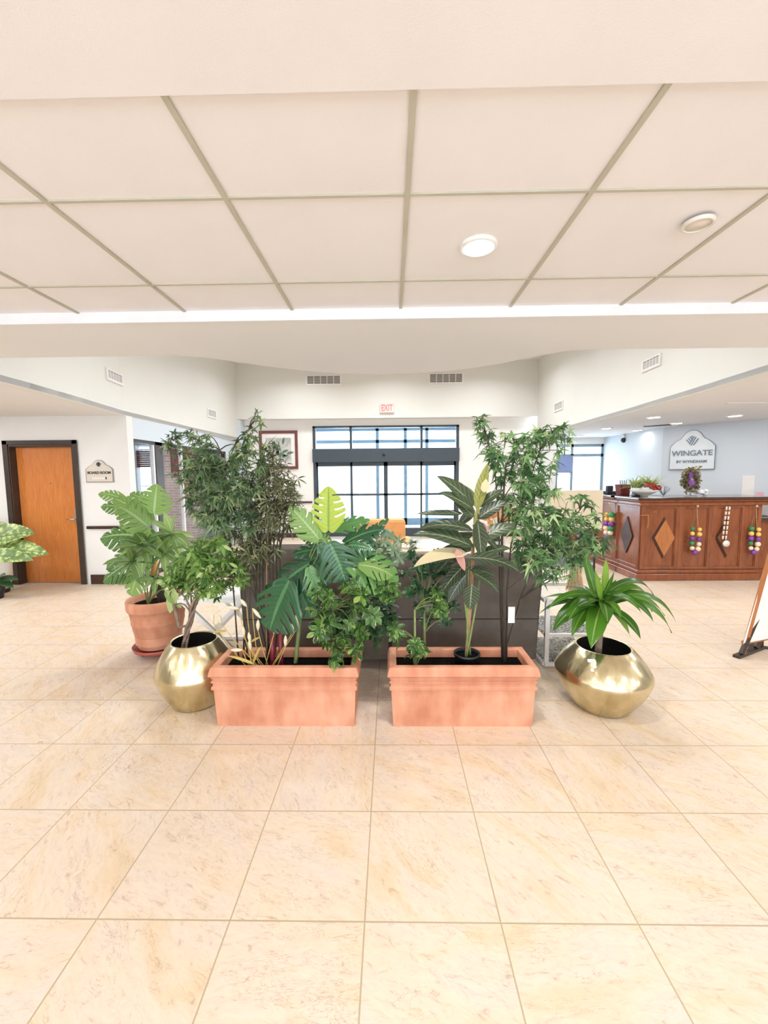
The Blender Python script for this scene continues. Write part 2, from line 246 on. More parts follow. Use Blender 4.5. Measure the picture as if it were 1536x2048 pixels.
# ---------------------------------------------------------------- mesh building
class MB:
    def __init__(s): s.v=[];s.f=[];s.sm=[];s.uv={}
    def add(s,vs,fs,smooth=False):
        b=len(s.v); s.v+= [tuple(x) for x in vs]; s.f+=[tuple(b+i for i in f) for f in fs]; s.sm+=[smooth]*len(fs); return s
    def box(s,a,b,rot=None,piv=None):
        (x0,y0,z0),(x1,y1,z1)=a,b
        vs=[V(p) for p in((x0,y0,z0),(x1,y0,z0),(x1,y1,z0),(x0,y1,z0),(x0,y0,z1),(x1,y0,z1),(x1,y1,z1),(x0,y1,z1))]
        if rot is not None:
            c=V(piv) if piv is not None else sum(vs,V())/8
            vs=[c+rot@(q-c) for q in vs]
        return s.add(vs,[(0,3,2,1),(4,5,6,7),(0,1,5,4),(1,2,6,5),(2,3,7,6),(3,0,4,7)])
    def beam(s,p,q,w,h,upv=V((0,0,1))):
        p=V(p);q=V(q); d=(q-p).normalized(); sd=d.cross(upv)
        if sd.length<1e-4: sd=V((1,0,0))
        sd.normalize(); u=sd.cross(d)
        vs=[]
        for o in(p,q):
            for a,b in((-1,-1),(1,-1),(1,1),(-1,1)): vs.append(o+sd*a*w/2+u*b*h/2)
        return s.add(vs,[(3,2,1,0),(4,5,6,7),(0,1,5,4),(1,2,6,5),(2,3,7,6),(3,0,4,7)])
    def tube(s,pts,r,n=6,caps=True):
        pts=[V(p) for p in pts]; rr=r if isinstance(r,(list,tuple)) else [r]*len(pts)
        vs=[];fs=[]; pu=V((.3,.2,.93)).normalized()
        for i,p in enumerate(pts):
            d=(pts[min(i+1,len(pts)-1)]-pts[max(i-1,0)])
            if d.length<1e-7: d=V((0,0,1))
            d.normalize(); a=d.cross(pu)
            if a.length<.05: a=d.cross(V((1,0,0)))
            a.normalize(); b=a.cross(d)
            for k in range(n): t=2*PI*k/n; vs.append(p+a*math.cos(t)*rr[i]+b*math.sin(t)*rr[i])
        for i in range(len(pts)-1):
            for k in range(n): k2=(k+1)%n; fs.append((i*n+k,i*n+k2,(i+1)*n+k2,(i+1)*n+k))
        if caps: fs.append(tuple(range(n-1,-1,-1))); fs.append(tuple((len(pts)-1)*n+k for k in range(n)))
        return s.add(vs,fs,True)
    def lathe(s,prof,c,n=40,close=False):
        vs=[];fs=[];c=V(c)
        for r,z in prof:
            for k in range(n): t=2*PI*k/n; vs.append(c+V((r*math.cos(t),r*math.sin(t),z)))
        for i in range(len(prof)-1):
            for k in range(n): k2=(k+1)%n; fs.append((i*n+k,i*n+k2,(i+1)*n+k2,(i+1)*n+k))
        if close: fs.append(tuple(range(n-1,-1,-1))); fs.append(tuple((len(prof)-1)*n+k for k in range(n)))
        return s.add(vs,fs,True)
    def disc(s,c,r,n=32,h=.01,nz=-1):
        return s.lathe([(r,0),(r,h)],c,n,True)
    def prism(s,poly,z0,z1):
        n=len(poly); vs=[(x,y,z0) for x,y in poly]+[(x,y,z1) for x,y in poly]
        return s.add(vs,[tuple(range(n-1,-1,-1)),tuple(range(n,2*n))]+[(i,(i+1)%n,n+(i+1)%n,n+i) for i in range(n)])
    def extr(s,pts,d):  # polygon of 3D points pushed by d
        n=len(pts); d=V(d); vs=[V(p) for p in pts]+[V(p)+d for p in pts]
        return s.add(vs,[tuple(range(n-1,-1,-1)),tuple(range(n,2*n))]+[(i,(i+1)%n,n+(i+1)%n,n+i) for i in range(n)])
    def ball(s,c,r,n=8,m=6,sz=1):
        pr=[(r*math.sin(PI*i/m)+1e-5,-r*sz*math.cos(PI*i/m)) for i in range(m+1)]
        return s.lathe(pr,c,n)
    def rectloft(s,secs,c):   # sections (half x, half y, z)
        vs=[];fs=[];cx,cy=c
        for hx,hy,z in secs:
            vs+=[(cx-hx,cy-hy,z),(cx+hx,cy-hy,z),(cx+hx,cy+hy,z),(cx-hx,cy+hy,z)]
        for i in range(len(secs)-1):
            for k in range(4): fs.append((i*4+k,i*4+(k+1)%4,(i+1)*4+(k+1)%4,(i+1)*4+k))
        return s.add(vs,fs)
    def leaf(s,p,d,nr,L,W,droop=.6,fold=.25,n=6,prof=None,wave=0):
        p=V(p);d=V(d).normalized(); sd=d.cross(V(nr))
        if sd.length<1e-3: sd=d.cross(V((.3,.5,.8)))
        sd.normalize(); nr=sd.cross(d).normalized()
        prof=prof or (lambda t: math.sin(PI*min(1,t**.8))**.8 if 0<t<1 else 0)
        vs=[];fs=[]; q=p.copy(); dd=d.copy(); step=L/n
        for i in range(n+1):
            t=i/n; w=W/2*prof(t)
            u=sd.cross(dd).normalized(); wv=wave*L*math.sin(t*9+p.x*50)
            bb=len(s.v)+i*3; s.uv[bb]=(0,t); s.uv[bb+1]=(.5,t); s.uv[bb+2]=(1,t)
            vs+= [q-sd*w+u*(w*fold+wv), q, q+sd*w+u*(w*fold-wv)]
            # gravity bending
            dd=(dd+V((0,0,-1))*droop/n*(.4+t)).normalized(); sd2=sd-dd*sd.dot(dd)
            if sd2.length>1e-3: sd=sd2.normalized()
            q=q+dd*step
        for i in range(n):
            a=i*3; fs+=[(a,a+1,a+4,a+3),(a+1,a+2,a+5,a+4)]
        return s.add(vs,fs,True)
    def palm(s,c,d,nr,k,L,W,spread=PI*1.9,droop=.5,n=3,prof=None,lens=None):
        # several leaflets fanning out of one point, one island
        d=V(d).normalized(); nr=(V(nr)-d*V(nr).dot(d)); 
        if nr.length<1e-3: nr=V((0,0,1))
        nr.normalize(); sd=d.cross(nr)
        b=len(s.v)
        for i in range(k):
            a=(-.5+i/(k-1))*spread if k>1 else 0
            l=L*(lens[i] if lens else (1-.25*abs(-.5+i/(k-1))*2))
            dr=d*math.cos(a)+sd*math.sin(a)
            s.leaf(c,dr,nr,l,W,droop,.3,n,prof)
        return s
    def maple(s,c,d,nr,L):
        # five pointed lobes joined in the middle: one island
        c=V(c);d=V(d).normalized(); nr=V(nr)-d*V(nr).dot(d)
        if nr.length<1e-3: nr=d.cross(V((1,0,.2)))
        nr.normalize(); sd=d.cross(nr)
        lob=[(-115,.45),(-62,.78),(0,1),(62,.78),(115,.45)]
        vs=[c+nr*.02*L]; out=[]
        for i,(a,l) in enumerate(lob):
            def pp(ang,r,h=0): t=math.radians(ang); return c+(d*math.cos(t)+sd*math.sin(t))*L*r-V((0,0,1))*L*.35*r*r+nr*h
            out+=[pp(a-24,.24*(1 if l>.5 else .8)),pp(a-9,.55*l),pp(a,l),pp(a+9,.55*l)]
        out.append(pp(115+24,.2))
        vs+=out; n=len(out)
        return s.add(vs,[(0,i,i+1) for i in range(1,n)],True)
    def monstera(s,p,d,nr,L,W,slits=5,droop=.5,fold=.22,gap=.32,cut=.42,wave=.02):
        p=V(p);d=V(d).normalized(); sd=d.cross(V(nr)); sd.normalize()
        nt=slits*7+6; nu=7; vs=[];fs=[]
        q=p.copy(); dd=d.copy(); spine=[]
        for i in range(nt+1):
            spine.append((q.copy(),dd.copy(),sd.copy(),sd.cross(dd).normalized()))
            t=i/nt; dd=(dd+V((0,0,-1))*droop/nt*(.3+1.4*t)).normalized(); sd=(sd-dd*sd.dot(dd)).normalized(); q=q+dd*(L/nt)
        for side in(-1,1):
            b=len(vs); o7=2 if side>0 else 5
            for i in range(nt+1):
                t=i/nt; q,dd,s_,u_=spine[i]
                w=W/2*(math.sin(PI*t**.58)**.62 if 0<t<1 else 0)
                if t<.1: w=W/2*(.45+3.2*t)
                ph=((i+o7)%7)/7*2-1
                lob=1-.16*abs(ph)**3 if .14<t<.9 else 1
                for j in range(nu+1):
                    r=j/nu; s.uv[len(s.v)+len(vs)]=(.5+side*r/2,t)
                    sweep=L*(.30*r*r*(1-t)-.26*r*max(0,1-t/.22))
                    vs.append(q+s_*side*w*lob*r+dd*sweep+u_*(w*fold*r*(1-.9*r))-V((0,0,1))*w*.22*r*r+u_*wave*L*(.4-abs(ph))*r)
            for i in range(nt):
                tt=(i+.5)/nt
                for j in range(nu):
                    if (i+o7)%7==6 and .14<tt<.88 and j>=nu*cut*(1.25-.4*math.sin(PI*tt)): continue
                    a=b+i*(nu+1)+j; f=(a,a+1,a+nu+2,a+nu+1)
                    fs.append(f if side>0 else f[::-1])
        # weld the midrib of both halves
        half=(nt+1)*(nu+1)
        rm={half+i*(nu+1):i*(nu+1) for i in range(nt+1)}
        fs=[tuple(rm.get(i,i) for i in f) for f in fs]
        return s.add(vs,fs,True)
    def build(s,name,m,parent=None,bevel=0,seg=2):
        # drop unused vertices
        used=sorted({i for f in s.f for i in f}); mp={o:i for i,o in enumerate(used)}
        me=bpy.data.meshes.new(name); me.from_pydata([s.v[i] for i in used],[],[tuple(mp[i] for i in f) for f in s.f]); 
        for i,q in enumerate(s.sm): me.polygons[i].use_smooth=q
        if s.uv:
            ul=me.uv_layers.new(name='leaf_uv'); inv={n:o for o,n in mp.items()}
            for lp in me.loops: ul.data[lp.index].uv=s.uv.get(inv[lp.vertex_index],(.5,.5))
        me.update()
        ms=m if isinstance(m,list) else [m]
        for x in ms: me.materials.append(x)
        o=bpy.data.objects.new(name,me); COL.objects.link(o)
        if bevel:
            b=o.modifiers.new('bevel','BEVEL'); b.width=bevel; b.segments=seg; b.limit_method='ANGLE'
        if parent:
            o.parent=parent; o.location=-V(parent['_o']) if '_o' in parent else (0,0,0)
        return o
def tag(o,label,cat,group=None,kind=None):
    if label: o['label']=label
    if cat: o['category']=cat
    if group: o['group']=group
    if kind: o['kind']=kind
    return o
def thing(name,label,cat,loc,group=None):
    o=bpy.data.objects.new(name,None); COL.objects.link(o); o.location=loc; o['_o']=tuple(loc); o.empty_display_size=.1
    return tag(o,label,cat,group)
def child(name,mb,m,t,bevel=0,label=None):
    o=mb.build(name,m,None,bevel); o.parent=t
    w=V(t['_o'])
    for v in o.data.vertices: v.co-=w
    if label: o['label']=label
    if '_rec' not in o: pass
    o['_o']=tuple(w); o['_mesh']=1
    # child of a child keeps the same local frame
    return o
def struct(name,mb,m,parent=None,bevel=0):
    o=mb.build(name,m,None,bevel)
    if parent: o.parent=parent
    o['kind']='structure'; return o
def origin(o,loc):
    loc=V(loc)
    for v in o.data.vertices: v.co-=loc
    o.location=loc; return o
def text(txt,size,m,name,loc,rotz=0,extr=.004,parent=None,sx=1,bold=0):
    c=bpy.data.curves.new(name,'FONT'); c.body=txt; c.size=size; c.extrude=extr; c.align_x='CENTER'; c.align_y='CENTER'; c.offset=bold
    o=bpy.data.objects.new(name,c); COL.objects.link(o)
    bpy.context.view_layer.update()
    me=bpy.data.meshes.new_from_object(o.evaluated_get(bpy.context.evaluated_depsgraph_get())); bpy.data.objects.remove(o)
    rm=Matrix.Translation(V(loc))@Matrix.Rotation(rotz,4,'Z')@Matrix.Rotation(PI/2,4,'X')@Matrix.Diagonal((sx,1,1,1))
    me.transform(rm); me.materials.clear(); me.materials.append(m)
    o=bpy.data.objects.new(name,me); COL.objects.link(o)
    if parent:
        o.parent=parent
        for v in o.data.vertices: v.co-=V(parent['_o'])
    return o
def unit(): 
    while 1:
        v=V((R.uniform(-1,1),R.uniform(-1,1),R.uniform(-1,1)))
        if .05<v.length<1: return v.normalized()
# ================================================================= SETTING
YB=10.6; ZV=4.35
LE=[(-3.58,3.06),(-3.64,4.2),(-3.72,5.0),(-3.85,5.95),(-3.86,8.0),(-3.80,10.3)]
RE=[(3.30,3.06),(3.39,3.84),(3.48,5.0),(3.54,6.35),(3.58,8.5),(3.60,10.3)]
fl=struct('floor',MB().box((-11,-4.2,-.1),(11,YB,0)),M['floor'])
# grid ceiling
CZ=2.533
struct('ceiling',MB().box((-11,1.075,CZ),(11,2.409,CZ+.06)),M['tile'])
g=MB(); gx0,gy0,gt=.062,1.459,.6096
for k in range(-16,17):
    x=gx0+k*gt; g.box((x-.0085,1.075,CZ-.007),(x+.0085,2.409,CZ+.002))
for j in (0,1):
    y=gy0+j*gt; g.box((-11,y-.006,CZ-.0065),(11,y+.006,CZ+.002))
struct('trim_1',g,M['grid'])  # real bars; dark tone and width along depth also stand for shaded recesses
struct('ceiling_front',MB().box((-11,-4.2,CZ-.012),(11,1.075,CZ+.06)),M['tile'])
# soffit with curved rear edge
cur=[(-3.58,3.06),(-1.56,3.06),(-1.36,3.12),(-1.11,3.30),(-.9,3.44),(-.68,3.55),(-.4,3.65),(-.09,3.69),(.2,3.67),(.51,3.60),(.72,3.50),(.88,3.40),(1.07,3.22),(1.26,3.08),(1.4,3.05),(3.30,3.06)]
struct('ceiling_soffit',MB().prism([(-11,2.409),(11,2.409),(11,3.06)]+cur[::-1]+[(-11,3.06)],2.48,ZV),M['soff'])
struct('trim_2',MB().box((-11,2.395,2.474),(11,2.409,CZ)),M['trimw'])
struct('ceiling_left',MB().prism([(-11,3.06)]+LE+[(-3.8,YB),(-11,YB)],2.5,2.56),M['soff'])
struct('ceiling_right',MB().prism([(11,3.06),(11,YB),(3.6,YB)]+RE[::-1],2.5,2.56),M['soff'])
struct('trim_3',MB().box((4.35,5.48,2.485),(11,5.52,2.5)),M['soff'])
struct('ceiling_back',MB().box((-4.2,3.0,ZV),(4.2,YB,ZV+.06)),M['wallc'])
def ribbon(pts,z0,z1,off):
    m=MB()
    for (a,b) in zip(pts,pts[1:]):
        m.add([(a[0],a[1],z0),(b[0],b[1],z0),(b[0],b[1],z1),(a[0],a[1],z1),(a[0]+off,a[1],z0),(b[0]+off,b[1],z0),(b[0]+off,b[1],z1),(a[0]+off,a[1],z1)],
         [(0,1,2,3),(7,6,5,4),(0,4,5,1),(3,2,6,7),(1,5,6,2),(0,3,7,4)])
    return m
struct('wall_upper_left',ribbon(LE,2.497,ZV,-.12),M['wallc'])
struct('wall_upper_right',ribbon(RE,2.497,ZV,.12),M['wallc'])
struct('wall_upper_back',MB().box((-3.9,10.3,3.01),(3.75,YB-.01,ZV)),M['wallc'])
# front, side and rear envelope
struct('wall_front',MB().box((-11,-4.3,0),(-4.5,-4.2,2.6)).box((4.5,-4.3,0),(11,-4.2,2.6)).box((-4.5,-4.3,0),(4.5,-4.2,.5)).box((-4.5,-4.3,2.3),(4.5,-4.2,2.6)),M['wall'])
wf=MB()
for i in range(7): wf.box((-4.5+i*1.5-.03,-4.28,.5),(-4.5+i*1.5+.03,-4.22,2.3))
for z in(.5,2.24): wf.box((-4.5,-4.28,z),(4.5,-4.22,z+.06))
wf=struct('window_added',wf,M['alu']); struct('window_glass',MB().box((-4.5,-4.255,.5),(4.5,-4.248,2.3)),M['glass'],wf)  # added unseen window, put in to brighten ceiling and planter fronts
struct('wall_far_left',MB().box((-11.1,-4.2,0),(-11,YB,2.6)),M['wall'])
struct('wall_far_right',MB().box((11,-4.2,0),(11.1,YB,2.6)),M['wall'])
# back wall around the entrance and both windows
EX0,EX1,EZ=at(625,852,YB).x,at(918,852,YB).x,at(770,851,YB).z
RW0,RW1=4.20,at(1208,900,YB).x; RWZ=at(1180,888,YB).z
LW0,LW1=at(272,880,YB).x,at(312,880,YB).x
w=MB(); w.box((-3.8,YB,0),(EX0,YB+.2,3.05)); w.box((EX1,YB,0),(RW0,YB+.2,3.05)); w.box((EX0,YB,EZ),(EX1,YB+.2,3.05)); w.box((RW0,YB,RWZ),(RW1,YB+.2,2.56)); w.box((RW1,YB,0),(11,YB+.2,2.56)); w.box((RW0,YB,0),(RW1,YB+.2,.55))
struct('wall_back',w,M['walld'])
w=MB(); w.box((-11,YB,0),(LW0,YB+.2,2.56)); w.box((LW1,YB,0),(-3.8,YB+.2,2.56)); w.box((LW0,YB,2.42),(LW1,YB+.2,2.56)); w.box((LW0,YB,0),(LW1,YB+.2,.5))
struct('wall_back_left',w,M['wallb'])
# pillar between entrance and reception
p1=at(1113,900,10.3).x
struct('wall_pillar',MB().box((3.40,10.3,0),(p1,YB,2.5)),M['wallc'])
# wall with door
DY=6.03; dx0,dx1=at(12,900,DY).x,at(152,900,DY).x; dz=at(80,885,DY).z
dxo0,dxo1=dx0+.0,dx1
w=MB(); w.box((-11,DY,0),(dx0,DY+.14,2.5)); w.box((dx1,DY,0),(-3.85,DY+.14,2.5)); w.box((dx0,DY,dz),(dx1,DY+.14,2.5))
struct('wall_left',w,M['wall'])
# side wall with glazed opening
SX=-3.86; oy0,oy1,oz=atx(258,868,SX).y,atx(452,902,SX).y,2.18
w=MB(); w.box((SX-.12,DY+.14,0),(SX,oy0,2.5)); w.box((SX-.12,oy1,0),(SX,10.3,2.5)); w.box((SX-.12,oy0,oz),(SX,oy1,2.5))
w.box((SX-.12,10.3,0),(-3.72,YB,3.0))
struct('wall_side',w,M['wallb'])
# wall behind the reception desk
WP=[(5.40,YB),(5.40,8.35),(6.44,7.26),(8.2,5.5),(11,5.0)]
w=MB()
for a,b in zip(WP,WP[1:]):
    n=V((b[1]-a[1],-(b[0]-a[0]),0)).normalized()*-.12
    w.extr([(a[0],a[1],0),(b[0],b[1],0),(b[0],b[1],2.5),(a[0],a[1],2.5)],n)
struct('wall_right',w,M['wallb'])
# baseboards and chair rail
rz=at(200,1053,DY).z; bz=at(200,1149,DY).z
struct('baseboard_left',MB().box((dx1+.09,DY-.018,0),(-3.86,DY,bz)).box((-11,DY-.018,0),(dx0-.02,DY,bz)).box((-3.86,DY-.018,0),(-3.842,oy0-.05,bz)),M['dark'],bevel=.004)
struct('trim_4',MB().box((dx1+.09,DY-.03,rz-.035),(-3.86,DY,rz+.01)),M['dark'],bevel=.005)
cr=at(640,1010,YB).z
struct('trim_5',MB().box((-3.72,YB-.03,.90),(EX0-.05,YB,.945)),M['dark'],bevel=.005)
struct('baseboard_back',MB().box((-3.72,YB-.02,0),(EX0-.05,YB,.12)).box((EX1+.05,YB-.02,0),(3.4,YB,.12)),M['dark'])
# door 1
d=MB(); fwid=.085
d.box((dx0,DY-.02,0),(dx0+.06,DY+.14,dz)); d.box((dx1-.06,DY-.02,0),(dx1,DY+.14,dz)); d.box((dx0,DY-.02,dz-.06),(dx1,DY+.14,dz))
d.box((dx0-.03,DY-.032,0),(dx0+.045,DY-.018,dz+.03)); d.box((dx1-.04,DY-.032,0),(dx1+.035,DY-.018,dz+.03)); d.box((dx0-.03,DY-.032,dz-.03),(dx1+.035,DY-.018,dz+.03))
dr=struct('door_1',MB().box((dx0+.065,DY+.09,.01),(dx1-.06,DY+.13,dz-.065)),M['door'])
struct('door_frame',d,M['dframe'],dr,bevel=.004)
hx=dx1-.13; h=MB(); h.tube([(hx,DY+.09,.98),(hx,DY+.03,.98)],.012,8); h.tube([(hx,DY+.035,.98),(hx-.11,DY+.035,.98)],.010,8); h.box((hx-.028,DY+.082,.9),(hx+.028,DY+.092,1.12))
struct('door_handle',h,M['steel'],dr)
struct('peephole',MB().tube([(dx0+.55,DY+.093,1.52),(dx0+.55,DY+.082,1.52)],.012,12),M['stemt'],dr)
# ------------- entrance: storefront with sliding doors (door_2)
zt0,zt1=at(770,897,YB).z,at(770,924,YB).z
m1,m2=at(702,900,YB).x,at(843,900,YB).x; c1,c2=at(767,1000,YB).x,at(777,1000,YB).x
f=MB(); y0,y1=YB-.02,YB+.12
f.box((EX0,y0,0),(EX0+.07,y1,EZ)); f.box((EX1-.07,y0,0),(EX1,y1,EZ)); f.box((EX0,y0,EZ-.05),(EX1,y1,EZ))
for x in(m1,m2): f.box((x-.03,y0,zt0),(x+.03,y1,EZ))
ent=struct('door_2',f,M['alu'],bevel=.004)
struct('header',MB().box((EX0,YB-.12,zt1),(EX1,YB+.14,zt0)),M['alu'],ent,bevel=.01)
struct('sensor',MB().ball((c1+.02,YB-.13,(zt0+zt1)/2),.035),M['black'],ent)
zm=at(770,989,YB).z
def leafdoor(x0,x1,name,y):
    a=MB(); fr=.05; a.box((x0,y,.01),(x0+fr,y+.05,zt1)); a.box((x1-fr,y,.01),(x1,y+.05,zt1)); a.box((x0,y,.01),(x1,y+.05,.24)); a.box((x0,y,zt1-.1),(x1,y+.05,zt1)); a.box((x0,y,zm-.025),(x1,y+.05,zm+.025))
    o=struct(name,a,M['alu'],ent); struct('door_glass',MB().box((x0+.03,y+.02,.2),(x1-.03,y+.028,zt1-.08)),M['glass'],o)
leafdoor(EX0+.06,m1+.03,'side_panel',YB+.05); leafdoor(m2-.03,EX1-.06,'side_panel',YB+.05)
leafdoor(m1-.02,(c1+c2)/2,'sliding_leaf',YB); leafdoor((c1+c2)/2,m2+.02,'sliding_leaf',YB)
struct('transom_glass',MB().box((EX0+.05,YB+.04,zt0),(EX1-.05,YB+.048,EZ-.04)),M['glass'],ent)
# vestibule with outer doors
VY=13.2
v=MB(); v.box((EX0-.6,YB+.2,0),(EX0-.5,VY,3.1)); v.box((EX1+.5,YB+.2,0),(EX1+.6,VY,3.1))
struct('wall_vestibule',v,M['wallb'])
struct('ceiling_vestibule',MB().box((EX0-.6,YB+.2,3.1),(EX1+.6,VY+.1,3.16)),M['wallb'])
struct('floor_vestibule',MB().box((EX0-.6,YB,-.1),(EX1+.6,VY,-.001)),M['concrete'])
o=MB(); xs=[EX0-.5,-1.25,-.42,.47,1.15,EX1+.5]
for x in xs: o.box((x-.05,VY,0),(x+.05,VY+.1,3.1))
for a,b in((0,.22),(2.15,2.3),(2.62,2.72),(.98,1.03),(3.0,3.1)): o.box((EX0-.5,VY,a),(EX1+.5,VY+.1,b))
o2=struct('door_3',o,M['alub'])
struct('outer_glass',MB().box((EX0-.5,VY+.04,.2),(EX1+.5,VY+.05,3.0)),M['glass'],o2)
# reception window
w=MB(); 
for x in(RW0,at(1143,900,YB).x,RW1-.06): w.box((x,YB+.02,.55),(x+.06,YB+.1,RWZ))
for z in(.55,at(1180,913,YB).z,RWZ-.07): w.box((RW0,YB+.02,z),(RW1,YB+.1,z+.07))
wn=struct('window_1',w,M['alub']); struct('window_glass',MB().box((RW0,YB+.05,.6),(RW1,YB+.058,RWZ)),M['glass'],wn)
# dining-room window on the left, with its woven blind
w=MB(); 
for x in(LW0,LW1-.05): w.box((x,YB+.02,.5),(x+.05,YB+.1,2.42))
for z in(.5,2.37): w.box((LW0,YB+.02,z),(LW1,YB+.1,z+.05))
w.box((LW0,YB+.03,1.35),(LW1,YB+.07,1.39)); wn=struct('window_2',w,M['white']); struct('window_glass',MB().box((LW0,YB+.05,.5),(LW1,YB+.058,2.4)),M['glass'],wn)
b=MB(); bx0,bx1=LW0+.02,LW1-.02
for i in range(9): b.box((bx0,YB-.06,1.86+i*.052),(bx1,YB-.035-(i%2)*.012,1.86+i*.052+.048))
tag(origin(b.build('roman_blind',M['blind']),(LW0,YB,2.4)),'brown woven roman blind in the bright window seen through the left glass opening','blind')
# glazing of the side opening (window_3)
w=MB(); yy=[oy0,atx(312,880,SX).y,atx(326,880,SX).y,atx(366,890,SX).y,oy1]
w.box((SX-.1,oy0,oz-.05),(SX-.02,oy1,oz)); w.box((SX-.1,yy[1],0),(SX-.02,yy[2],oz)); w.box((SX-.1,oy1-.06,0),(SX-.02,oy1,oz)); w.box((SX-.1,oy0,0),(SX-.02,oy1,.08))
w3=struct('window_3',w,M['dframe'])
struct('mullion',MB().box((SX-.09,yy[3]-.02,.08),(SX-.03,yy[3]+.02,oz-.05)).box((SX-.09,yy[1]-.05,.08),(SX-.03,yy[1]-.01,oz-.05)),M['trimw'],w3)
struct('window_glass',MB().box((SX-.065,oy0,.08),(SX-.058,oy1,oz-.05)),M['glass'],w3)
# stone column in the room behind
sc0,sc1=at(326,900,9.2).x,at(385,900,9.2).x
struct('wall_stone_column',MB().box((sc0,9.2,0),(sc1,9.6,2.5)),M['stone'])
q=MB().box((at(340,910,9.15).x,9.15,1.62),(at(372,910,9.15).x,9.2,2.22)); t=tag(origin(q.build('wall_picture',M['plum'],bevel=.006),(at(350,910,9.15).x,9.2,1.9)),'dark red picture hung on the stone column behind the left glass','picture')
# outside
struct('ground_outside',MB().box((-40,YB+.25,-.2),(40,60,-.11)),M['concrete'])
bl=thing('building','pale low building across the street seen through the glass entrance','building',(-1,34,-.11))
child('wall',MB().box((-14,34,-.11),(12,42,4.2)),M['facade'],bl); child('roof',MB().box((-14.4,33.6,4.2),(12.4,42,4.5)),M['walld'],bl)
for i in range(6): child('window',MB().box((-11+i*3.6,33.94,1),(-9.2+i*3.6,34,2.6)),M['walld'],bl)
# ================================================================= FIXTURES
def light_area(p,e,size,col=(.97,.985,1),spread=PI,name='lamp_and_fill'):
    l=bpy.data.lights.new(name,'AREA'); l.shape='DISK'; l.size=size; l.energy=e; l.color=col; l.spread=spread
    o=bpy.data.objects.new(name,l); COL.objects.link(o); o.location=p; return o
def downlight(x,y,z,r,label,e,group='recessed ceiling lights',on=True,col=(1,.97,.92)):
    t=thing('ceiling_light',label,'ceiling light',(x,y,z),group)
    m=MB().lathe([(r*1.0,0),(r*1.0,-.012),(r*.82,-.014),(r*.80,.0),(r*1.0,0)],(x,y,z),32); child('trim_ring',m,M['white'] if on else M['speaker_disc'],t)
    child('diffuser',MB().lathe([(.001,-.009),(r*.82,-.009),(r*.82,-.001),(.001,-.001)],(x,y,z),32),M['lamp'] if on else M['speaker_disc'],t)
    if e: light_area((x,y,z-.03),e,r*1.7,col)
KE=1.0
p=flr(957,490,CZ); downlight(p.x,p.y,CZ,.075,'round lit ceiling light in the tile right of the central ceiling bar',16*KE)
p=flr(1397,438,CZ); downlight(p.x,p.y,CZ-.012,.052,'round speaker disc in the ceiling tile at upper right',0,None,False)  # speaker disc built from the downlight shape, not a lamp
dl=['far','reception','second','third','nearest']
rl=[((1213,856),'recessed ceiling light right of the maple tree top, above the reception window'),((1308,834),'recessed ceiling light above the desk corner, left of the dark slot vent'),((1275,860),'small recessed ceiling light below the dark slot vent'),((1353,846),'recessed ceiling light above the peak of the white wall sign'),((1470,831),'recessed ceiling light right of the white wall sign'),((1158,871),'farthest recessed ceiling light, beside the tips of the maple tree')]
for (q,lb) in rl:
    p=flr(*q,2.5); downlight(p.x,p.y,2.5,.11,lb,(1.0 if p.y>7.5 and p.x>5 else 4)*KE,'recessed lights over the reception',col=(1,.95,.9))
# added lamps without fixtures, brightening the lobby, corridors and side room
for x in(-7,-5.2,5.2,7): 
    for y in(-2.4,-.2,2.0): light_area((x,y,2.5),14*KE,.3)
for x in(-3,-1,1,3):
    for y in(-3,-1.6,-.2): light_area((x,y,CZ-.03),7.5*KE,.35)
for x,y in((-5.2,4.2),(-7.2,4.4),(-6.6,8.2),(-5,8),(6.5,4),(5,4.6)): light_area((x,y,2.47),(20 if y<5 else 12)*KE,.3)
for x in(-2.2,0,2.2):
    for y in(4.9,7.0,8.95): light_area((x*(.8 if y<8 else 1),y,ZV-.05),24*KE,.5,(.95,.975,1),2.6)  # added lamps out of view in the upper void, brightening its walls
# daylight through the glazing
def daylight(p,rot,sx,sy,e,col=(.72,.87,1)):
    l=bpy.data.lights.new('daylight','AREA'); l.shape='RECTANGLE'; l.size=sx; l.size_y=sy; l.energy=e; l.color=col
    o=bpy.data.objects.new('daylight',l); COL.objects.link(o); o.location=p; o.rotation_euler=rot; return o
# vents
def vent(name,mp,w,h,label,cells=5):
    # mp(a,b,depth) -> world ; a along width, b along height
    t=thing(name,label,'air vent',mp(0,0,0),'air vents high on the walls')
    def bx(m,a0,b0,d0,a1,b1,d1):
        vs=[mp(a,b,d) for d in(d0,d1) for a,b in((a0,b0),(a1,b0),(a1,b1),(a0,b1))]
        m.add(vs,[(3,2,1,0),(4,5,6,7),(0,1,5,4),(1,2,6,5),(2,3,7,6),(3,0,4,7)])
    f=MB(); e=.035
    bx(f,-w/2-e,-h/2-e,0,w/2+e,-h/2,.02); bx(f,-w/2-e,h/2,0,w/2+e,h/2+e*.5,.02); bx(f,-w/2-e,-h/2,0,-w/2,h/2,.02); bx(f,w/2,-h/2,0,w/2+e,h/2,.02)
    child('frame',f,M['white'],t)
    k=MB(); bx(k,-w/2,-h/2,.001,w/2,h/2,.004); child('backing',k,M['grille'],t)
    s=MB()
    for i in range(1,cells): x=-w/2+w*i/cells; bx(s,x-.008,-h/2,.003,x+.008,h/2,.014)
    for i in range(1,7): z=-h/2+h*i/7; bx(s,-w/2,z-.004,.003,w/2,z+.004,.010)
    child('louvre',s,M['soff'],t)
def cen(u0,u1,v0,v1,y): a=at(u0,v1,y);b=at(u1,v0,y); return (a+b)/2,b.x-a.x,b.z-a.z
